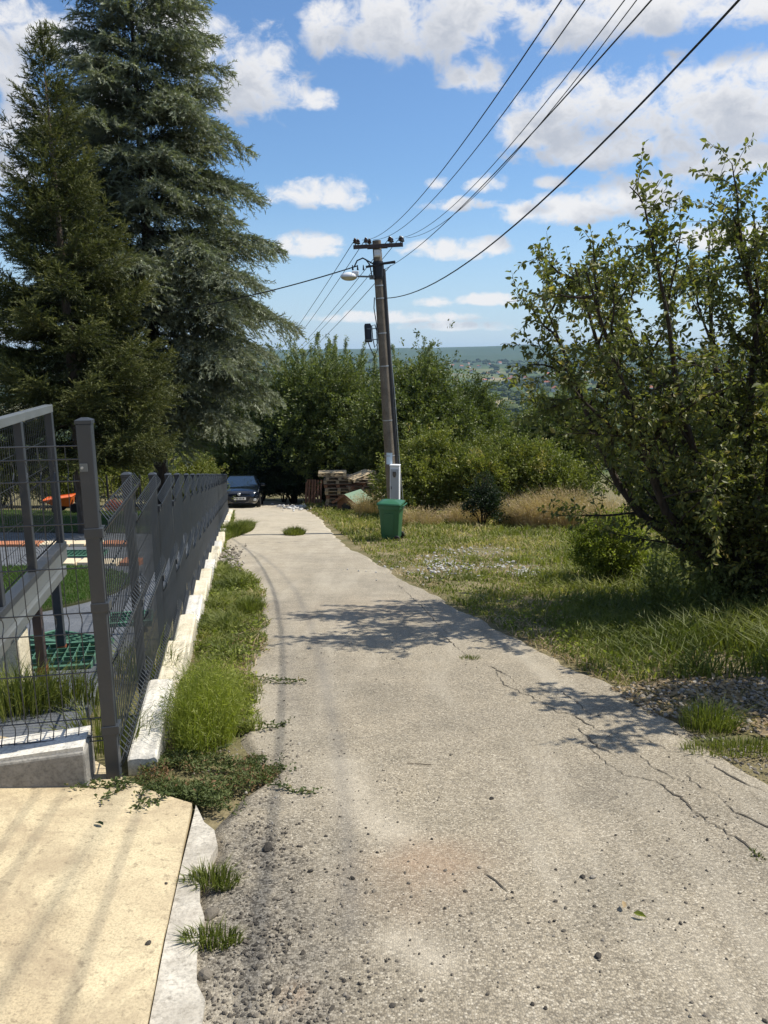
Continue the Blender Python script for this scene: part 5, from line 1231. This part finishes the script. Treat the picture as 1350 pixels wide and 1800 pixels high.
def verge():
    p = sample(VR, 185000, 6.0); x, y = p[:, 0], p[:, 1]
    e = x - xr(y)
    keep = (e > .02) & ~inside(gravel_dark, x, y)
    dens = np.clip(.35 + e * 1.2, 0, 1) * np.clip(-.35 + 2.3 * fbm(x * 2.1, y * 2.1, 61), 0.05, 1); dens = dens * (1 - .93 * np.clip(white_mask(x, y) * 1.6, 0, 1))
    dens = np.maximum(dens, .55 * np.clip((3.9 - y), 0, 1) * (e > .1))
    keep &= rng.random(len(x)) < dens
    p = p[keep]; x, y = p[:, 0], p[:, 1]; e = x - xr(y); d = np.hypot(x, y)
    lush = np.clip((x - 1.6 - .10 * (y - 7)) / 1.6, 0, 1) * np.clip((16 - y) / 4, 0, 1) * np.clip((y - 4.2) / 1.5, 0, 1)
    h = .03 + .13 * np.clip(fbm(x * 2.6, y * 2.6, 63) - .3, 0, 1) + np.clip(e, 0, 1) * .02 + lush * (.09 + .15 * fbm(x * 1.1, y * 1.1, 64)) + np.clip((y - 14) / 6, 0, 1) * .08
    tint = np.clip(.30 + 1.1 * (fbm(x * 1.1, y * 1.1, 65, 5) - .34) - lush * .06 + np.clip((y - 8) / 8, 0, 1) * .26 * (1 - lush), .02, .98)
    blades('verge_grass', p, h, .0042 + .0011 * d, M_GRASS, lift=.0, tint=tint, lean=.85, hv=.65)['kind'] = 'stuff'
verge()
def strip():
    # between kerb wall and lane
    out = []
    n = 90000; t = rng.random(n) ** 1.6; yy = 4.1 + t * 24.0
    wallx = P0.x + (yy - P0.y) * FT.x / FT.y + .21; rx = xl(yy); s = rng.random(n); x = wallx + (rx + .12 - wallx) * s
    keep = rng.random(n) < np.clip(-.95 + 2.9 * fbm(x * 2.9, yy * 1.9, 71), 0.02, 1) * np.clip(1.25 - s, .2, 1)
    g1 = G(400, 985)[1]; keep &= ~((yy > g1 - .9) & (yy < g1 + 2.1) & (rng.random(n) < .95))
    x, yy, s = x[keep], yy[keep], s[keep]; d = np.hypot(x, yy)
    h = (.025 + .26 * np.clip(fbm(x * 2.6, yy * 2.6, 72) - .28, 0, 1)) * (1.2 - .6 * s)
    blades('kerbside_grass', np.stack([x, yy], 1), h, .0036 + .0010 * d, M_GRASS, tint=np.clip(-.05 + .95 * fbm(x * 2.3, yy * 2.3, 73) + .15 * s, 0, 1), lean=.8, hv=.6)['kind'] = 'stuff'
strip()
def thatch(name, P, n, m, h, w, lean, seed, thr, dref=6.0, cond=None):
    p = sample(P, n, dref); x, y = p[:, 0], p[:, 1]; k = rng.random(n) < np.clip((fbm(x * 2.7, y * 2.7, seed) - thr) * 4, 0, 1)
    if cond is not None: k &= cond(x, y)
    p = p[k]; blades(name, p, h, w + .0009 * np.hypot(p[:, 0], p[:, 1]), m, lean=lean, tint=rng.random(len(p)), hv=.6)['kind'] = 'stuff'
def ground_leaves(name, P, n, size, m, seed, thr, cond, dref=6.0):
    p = sample(P, n, dref); x, y = p[:, 0], p[:, 1]; k = (rng.random(n) < np.clip((fbm(x * 3.1, y * 3.1, seed) - thr) * 5, 0, 1)) & cond(x, y); p = p[k]; n = len(p)
    D = rng.normal(size=(n, 3)) * np.array([1, 1, .4]) + np.array([0, 0, .3]); s_ = size * (.5 + .9 * rng.random(n)) * (1 + np.hypot(p[:, 0], p[:, 1]) * .04)
    scatter(name, QUADLEAF[0], QUADLEAF[1], np.stack([p[:, 0], p[:, 1], gz(p[:, 0], p[:, 1]) + .02 + .09 * rng.random(n)], 1), basis(D, rng.random(n) * 6.28), np.stack([s_, s_ * 1.15, s_], 1), m, None, rng.random(n), 'stuff')
vc = lambda x, y: (x > xr(y) - .05) & ~inside(gravel_dark, x, y)
sc_ = lambda x, y: (x < xl(y) + .10) & (x > P0.x + (y - P0.y) * FT.x / FT.y + .21)
SR = [(-1.35, 4.0), (-.5, 4.0), (-1.0, 8), (-1.6, 12), (-4.2, 26), (-5.9, 27), (-3, 12.5)]
thatch('verge_thatch', VR, 60000, M_STRAW, .05, .003, 2.4, 161, .42, cond=vc)
thatch('kerbside_thatch', SR, 9000, M_STRAW, .06, .003, 1.8, 163, .36, cond=sc_)
ground_leaves('verge_weeds', VR, 30000, .028, M_WEED, 165, .46, vc)
ground_leaves('kerbside_weeds', SR, 9000, .026, M_WEED, 167, .42, sc_)
def creeping(name, polys, n, seed):
    P = poly(polys); p = sample(P, n, 20); x, y = p[:, 0], p[:, 1]; k = rng.random(n) < np.clip(-.95 + 3.1 * fbm(x * 5, y * 5, seed, 5), 0, 1); p = p[k]; x, y = p[:, 0], p[:, 1]; n = len(p)
    z = gz(x, y) + .02 + .085 * fbm(x * 5, y * 5, seed + 1) * rng.random(n); D = rng.normal(size=(n, 3)) * np.array([1, 1, .45]) + np.array([0, 0, .25]); s = .012 + .016 * rng.random(n)
    scatter(name, QUADLEAF[0], QUADLEAF[1], np.stack([x, y, z], 1), basis(D, rng.random(n) * 6.28), np.stack([s, s * .75, s], 1), M_CREEP, None, np.clip(1.3 * fbm(x * 3.5, y * 3.5, seed + 2) - .12 + rng.normal(size=n) * .22, 0, 1), 'stuff')
creeping('creeping_weeds', [(236, 1388), (262, 1345), (330, 1335), (420, 1352), (498, 1338), (490, 1370), (455, 1400), (420, 1440), (345, 1422), (268, 1404)], 26000, 81)
creeping('creeping_weeds', [(410, 1100), (470, 1090), (470, 1140), (440, 1175), (400, 1165)], 3500, 84)
def runners():
    mb = MB(); P = []
    for (u, v, a, L) in [(240, 1392, 200, .30), (230, 1396, 250, .22), (270, 1404, 240, .25), (255, 1398, 215, .34), (300, 1412, 262, .16), (330, 1345, 60, .3), (430, 1350, 10, .28), (470, 1390, 355, .25), (455, 1200, 350, .35), (440, 1195, 5, .4), (460, 1290, 20, .2)]:
        x, y = G(u, v); a = R(a); pts = []
        for k in range(8):
            pts.append((x, y, (dz(x, y) if v > 1385 and u < 340 else road_z(x, y)) + .012 + .012 * math.sin(k))); a += random.uniform(-.4, .4); x += math.cos(a) * L / 8; y += math.sin(a) * L / 8
            for q in range(7): P.append((x + random.gauss(0, .014), y + random.gauss(0, .014), pts[-1][2] + random.uniform(0, .02)))
        mb.tube(pts, .003, 4, cap=False)
    o = mb.build('weed_runner', M_CREEP); tag(o, kind='stuff')
    P = np.array(P); n = len(P); s = .018 + .014 * rng.random(n)
    scatter('runner_leaves', QUADLEAF[0], QUADLEAF[1], P, basis(rng.normal(size=(n, 3)) * np.array([1, 1, .4]), rng.random(n) * 6.28), s, M_CREEP, None, rng.random(n) * .9, 'stuff')
runners()
def tuft(label, u, v, rx, ry, n, h, m=M_GRASS, t0=.35, w=.0045, lift=0.02, group='grass tufts rooted in cracks and edges'):
    x, y = G(u, v); t = stalks('grass_tuft', label, 'grass tuft', x, y, rx, ry, n, h, m, .95, w, group, t0=t0); t.location.z += lift; return t
tuft('upper grass tuft growing on the edge of the driveway apron', 372, 1560, .10, .055, 260, .085)
tuft('lower grass tuft on the apron edge nearest the photo bottom', 372, 1662, .10, .05, 240, .07)
tuft('spiky dark grass tuft at the roadside in front of the shaded gravel', 1245, 1283, .17, .12, 420, .20, t0=.3)
tuft('low pale grass patch beside the road at the right edge', 1300, 1322, .34, .12, 700, .07, t0=.5)
tuft('long island of green grass beside the kerb wall past the gravel heap', 412, 938, .34, 2.2, 2600, .30, M_GRASS, .38, .014)
tuft('round grass island growing in the middle of the far lane', 518, 940, .26, .45, 700, .20, M_GRASS, .45, .013)
tuft('small sprig growing in the road crack', 826, 1160, .09, .05, 90, .04, t0=.3)
tuft('tiny green sprig in the crack by the right photo edge', 1330, 1512, .02, .05, 50, .025, t0=.2)
tuft('bright kerbside tuft at the lane edge below the gravel heap', 436, 1075, .16, .3, 700, .16, M_GRASS, .3, .008)
for lab, u, v, n, h in [('long-leaved grass clump with seed heads between stub wall and gate foundation', 60, 1262, 420, .34), ('grass clump with drooping seed heads behind the stub wall', 120, 1250, 300, .30), ('drooping foxtail grass against the wire behind the gate post', 262, 1200, 260, .38), ('thin grass stalks at the foot of the gate post', 190, 1330, 160, .34), ('grass clump leaning on the gate foundation block', 20, 1275, 260, .4)]:
    tuft(lab, u, v, .22, .16, n, h, M_GRASS, .45, .006, .05, 'long grass clumps behind the stub wall')

# ---- loose stones
def icos():
    p = (1 + 5 ** .5) / 2; v = np.array([(-1, p, 0), (1, p, 0), (-1, -p, 0), (1, -p, 0), (0, -1, p), (0, 1, p), (0, -1, -p), (0, 1, -p), (p, 0, -1), (p, 0, 1), (-p, 0, -1), (-p, 0, 1)], float); v /= np.linalg.norm(v[0])
    f = np.array([(0, 11, 5), (0, 5, 1), (0, 1, 7), (0, 7, 10), (0, 10, 11), (1, 5, 9), (5, 11, 4), (11, 10, 2), (10, 7, 6), (7, 1, 8), (3, 9, 4), (3, 4, 2), (3, 2, 6), (3, 6, 8), (3, 8, 9), (4, 9, 5), (2, 4, 11), (6, 2, 10), (8, 6, 7), (9, 8, 1)]); return v, f
IV, IF = icos()
def pebbles(name, x, y, size, m, tint, lift=.0, flat=.62, zf=None):
    n = len(x); V0 = IV * (1 + .0 * IV); z = np.array([road_z(a, b) for a, b in zip(x, y)]) if zf is None else zf(x, y)
    s = np.stack([size * (.8 + .5 * rng.random(n)), size * (.7 + .4 * rng.random(n)), size * flat], 1)
    rz = rng.random(n) * 6.28; D = np.stack([np.cos(rz), np.sin(rz), rng.normal(size=n) * .25], 1)
    P = np.stack([x, y, z + size * flat * .45 + lift], 1)
    Bs = basis(D, rng.normal(size=n) * .3); k = 12
    V = np.einsum('nij,nkj->nki', Bs, (IV[None] * (1 + (rng.random((n, 12, 1)) - .5) * .55)) * s[:, None, :]) + P[:, None, :]
    o = raw(name, V.reshape(-1, 3), [(IF[None] + (np.arange(n) * k)[:, None, None]).reshape(-1, 3)], m, tint=np.repeat(tint, k)); o['kind'] = 'stuff'; return o
zone = [tuple(q) for q in poly([(340, 1440), (560, 1420), (680, 1560), (760, 1800), (820, 2150), (300, 2150), (345, 1800), (360, 1600)])]
p = sample(zone, 26000, 3.0); cl_ = poly([(400, 1450), (440, 1560), (460, 1680), (455, 1800), (450, 2000)]); dd_ = seg_dist(cl_, p[:, 0], p[:, 1])
k = (rng.random(len(p)) < np.clip((fbm(p[:, 0] * 6, p[:, 1] * 6, 41, 5) - .34) * 3, 0.05, 1) * np.exp(-(dd_ / .25) ** 2) * .5); p = p[k]
pebbles('loose_gravel', p[:, 0], p[:, 1], .0016 + .0078 * rng.random(len(p)) ** 4, M_PEB, np.clip(.05 + .75 * rng.random(len(p)) ** 1.2, 0, 1))
zone = [tuple(q) for q in poly([(480, 1180), (700, 1050), (900, 1180), (1150, 1290), (1350, 1440), (1800, 1800), (500, 1900), (560, 1500), (470, 1350)])]
p = sample(zone, 3400, 3.2); p = p[rng.random(len(p)) < np.clip((fbm(p[:, 0] * 1.7, p[:, 1] * 1.7, 47) - .38) * 4, .03, 1)]; pebbles('road_grit', p[:, 0], p[:, 1], .0016 + .0065 * rng.random(len(p)) ** 4, M_PEB, np.clip(.0 + .7 * rng.random(len(p)) ** 1.2, 0, 1))
zone = [tuple(q) for q in poly([(20, 1420), (320, 1440), (255, 1800), (-200, 1800)])]
p = sample(zone, 60, 3.0); pebbles('driveway_grit', p[:, 0], p[:, 1], .002 + .006 * rng.random(len(p)) ** 2, M_PEB, .25 * rng.random(len(p)), zf=lambda x, y: np.array([dz(a, b) for a, b in zip(x, y)]))
def near_px(u, v, a, b, n): 
    out = [G(u + random.gauss(0, a), v + random.gauss(0, b)) for _ in range(n)]; return np.array(out)
p = np.concatenate([near_px(u, v, a * .66, b * 1.0, 100) for (u, v), a, b in white_px]); pebbles('limestone_gravel', p[:, 0], p[:, 1], .010 + .026 * rng.random(len(p)) ** 2.5, M_LIME, .45 * rng.random(len(p)), zf=lambda x, y: gz(x, y) + .02)
p = near_px(402, 985, 12, 12, 420); pebbles('grey_rubble', p[:, 0], p[:, 1], .014 + .038 * rng.random(len(p)) ** 2.5, M_PEB, .45 + .5 * rng.random(len(p)), zf=lambda x, y: gz(x, y) + .01 + .06 * rng.random(len(x)))
p = near_px(520, 893, 16, 3, 60); pebbles('limestone_gravel', p[:, 0], p[:, 1], .03 + .1 * rng.random(len(p)) ** 2, M_LIME, rng.random(len(p)), zf=lambda x, y: gz(x, y) + .02)
q = [tuple(a) for a in gravel_dark]; p = sample(q, 2600, 8); pebbles('verge_gravel', p[:, 0], p[:, 1], .004 + .016 * rng.random(len(p)) ** 2.5, M_PEB, .3 + .6 * rng.random(len(p)), zf=lambda x, y: gz(x, y) + .02)
p = sample(poly([(1180, 1290), (1260, 1300), (1500, 1330), (1900, 1600), (1700, 1650), (1350, 1385)]), 1500, 5); pebbles('verge_grit', p[:, 0], p[:, 1], .003 + .012 * rng.random(len(p)) ** 3, M_PEB, .2 + .7 * rng.random(len(p)), zf=lambda x, y: gz(x, y) + .015)
p = near_px(450, 1345, 40, 40, 250); pebbles('edge_grit', p[:, 0], p[:, 1], .003 + .008 * rng.random(len(p)) ** 2, M_PEB, .3 + .6 * rng.random(len(p)))
def litter():
    q = sample(q_l, 1500, 8); n = len(q); z = gz(q[:, 0], q[:, 1]) + .03; D = rng.normal(size=(n, 3)) * np.array([1, 1, .3]); s = .03 + .03 * rng.random(n)
    scatter('leaf_litter', QUADLEAF[0], QUADLEAF[1], np.stack([q[:, 0], q[:, 1], z], 1), basis(D, rng.normal(size=n) * .4), s, M_STRAW, None, rng.random(n) * .6, 'stuff')
q_l = q; litter()
def stone(label, u, v, size, tint, seed, group='single stones lying on the lane', flat=.6):
    r = np.random.default_rng(seed); x, y = G(u, v); Vv = IV.copy(); import bmesh
    bm = bmesh.new(); bmesh.ops.create_icosphere(bm, subdivisions=2, radius=1)
    off = r.normal(size=(6, 3)); 
    for vv in bm.verts:
        d = 1 + .16 * sum(math.sin(2.2 * vv.co.dot(Vector(o)) + i) for i, o in enumerate(off)) / 2
        vv.co = Vector((vv.co.x * d * size, vv.co.y * d * size * .75, vv.co.z * d * size * flat))
    me = bpy.data.meshes.new('stone'); bm.to_mesh(me); bm.free(); at = me.attributes.new('tint', 'FLOAT', 'POINT'); at.data.foreach_set('value', np.full(len(me.vertices), tint, np.float32)); me.materials.append(M_PEB)
    o = link(bpy.data.objects.new('stone', me)); zz = dz(x, y) if u < 330 else road_z(x, y)
    o.location = (x, y, zz + size * flat * .55); o.rotation_euler = (0, 0, r.random() * 6); return tag(o, label, 'stone', group)
for i, a in enumerate([('blue-grey chunk of asphalt on the dark gravel by the apron', 471, 1498, .026, .12), ('flat grey stone half buried beside the apron edge', 372, 1612, .030, .45), ('small black stone on the dark lane edge', 546, 1537, .012, .0), ('small black stone low on the dark tyre line', 620, 1550, .011, .0), ('dark stone touching a pale brown one on the lane', 1024, 1548, .012, .05), ('pale brown stone beside a dark one on the lane', 1042, 1549, .013, .75),
                       ('dark chip by itself right of the lane middle', 864, 1408, .013, .05), ('small pale pebble on the upper lane', 793, 1332, .011, .5), ('small dark pebble near the driveway joint', 293, 1569, .008, .05), ('dark pebble on the left side of the driveway', 45, 1652, .011, .05), ('black pebble low on the driveway near the joint', 262, 1677, .012, .05), ('dark flake low on the right side of the lane', 1052, 1690, .014, .05), ('grey stone lying at the very lower edge of the gravel', 360, 1723, .024, .5), ('dark grey stone low in the black gravel', 487, 1752, .016, .1), ('small dark pebble on the driveway near its far left', 153, 1592, .009, .05), ('tiny dark pebble near the left photo edge on the driveway', 43, 1512, .008, .1)]):
    stone(*a, 100 + i)
# dry leaves
def leaf_obj(label, u, v, L, m, tint, rz):
    x, y = G(u, v); V = LEAF[0] * L * np.array([1, .9, 1.6]); 
    me_o = raw('fallen_leaf', V, LEAF[1], m, tint=np.full(len(V), tint)); me_o.location = (x, y, (dz(x, y) if u < 330 else road_z(x, y)) + .016); me_o.rotation_euler = (R(20), R(-8), rz); return tag(me_o, label, 'leaf', 'fallen leaves')
leaf_obj('dark curled dead leaf on the cream driveway', 184, 1477, .05, M_BRUSH[3], .3, 2.6)
leaf_obj('yellow-brown fallen leaf on the right of the lane', 1095, 1610, .04, M_STRAW, .5, 1.2)
leaf_obj('green fallen leaf tip beside a yellow one on the lane', 1112, 1618, .045, M_WEED, .4, -.5)
mb = MB(); x, y = G(715, 1347); mb.tube([(x, y, road_z(x, y) + .006), (x + .06, y - .01, road_z(x, y) + .007), (x + .13, y - .012, road_z(x, y) + .004)], .002, 5); tag(mb.build('twig', M_BARK), 'thin dry twig lying across the lane', 'twig')

# ------------------------------------------------------------------ the valley
def far_woods():
    n = 17000; az = (rng.random(n) * 1.5 - .75); d = 260 * (4400 / 260) ** rng.random(n); x = d * np.tan(az * .8); y = d
    m = fbm(x / 260, y / 420, 91, 4); dens = np.clip((m - .42) * 6, .04, 1) * np.where(d > 3300, 1, .75); k = rng.random(n) < dens; x, y, d = x[k], y[k], d[k]
    n = len(x); s = (2.2 + 4.5 * rng.random(n) ** 2) * np.clip(.75 + d / 2600, 1, 2.2)
    V = np.einsum('nkj->nkj', (IV[None] * (1 + (rng.random((n, 12, 1)) - .5) * .6)) * np.stack([s * (1 + .8 * rng.random(n)), s, s * .85], 1)[:, None, :]) + np.stack([x, y, gz(x, y) + s * .45], 1)[:, None, :]
    o = raw('far_woodland', V.reshape(-1, 3), [(IF[None] + (np.arange(n) * 12)[:, None, None]).reshape(-1, 3)], M_FARWOOD, smooth=False, tint=np.repeat(rng.random(n), 12)); o['kind'] = 'stuff'
far_woods()
M_HWALL = plain('pale_render', (.66, .62, .55), .8, .2, 0, .1, .5, 0); M_HROOF = plain('red_roof_tile', (.36, .13, .075), .8, .2, 0, .2, .5, 0)
hs_ = None; cnt = 0; r5 = np.random.default_rng(5)
for k in range(140):
    if cnt >= 40: break
    u, v = (r5.uniform(770, 900), r5.choice([r5.uniform(640, 652), r5.uniform(655, 672)])) if r5.random() < .6 else (r5.uniform(900, 1300), r5.uniform(640, 690))
    g = Gm(u, v)
    if g is None or g[1] > 5000 or g[1] < 900: continue
    cnt += 1
    if hs_ is None:
        t = thing('village_house', 'tiny pale house with red roof far away in the hazy valley village', 'house', group='village houses in the valley')
        MB().box((0, 0, 3), (13, 10, 6.4)).build('wall', M_HWALL, t)
        mb = MB(); mb.prism([(-5.8, 6.1), (5.8, 6.1), (0, 10)], -7.2, 7.2, Matrix.Rotation(R(90), 4, 'Z') @ Matrix.Rotation(R(90), 4, 'X')); mb.build('roof', M_HROOF, t); hs_ = t
    else: t = copy_tree(hs_)
    t.location = gv(g[0], g[1], -.4); t.rotation_euler = (0, 0, r5.random() * 6.28); q5 = .8 + .6 * r5.random(); t.scale = (q5 * 1.1, q5 * 1.1, q5)

# ------------------------------------------------------------------ valley haze
hm = bpy.data.materials.new('valley_haze'); hm.use_nodes = True; t = NT(hm.node_tree); t.n.clear()
o = t.new('ShaderNodeOutputMaterial'); pv = t.new('ShaderNodeVolumePrincipled'); pv.inputs['Color'].default_value = (0.52, 0.76, 1.0, 1); pv.inputs['Density'].default_value = 5.5e-5; pv.inputs['Anisotropy'].default_value = 0.1
t.l.new(pv.outputs[0], o.inputs['Volume'])
hb = MB().box((0, 4600, -15), (28000, 11000, 230)).build('haze', hm); hb['kind'] = 'stuff'
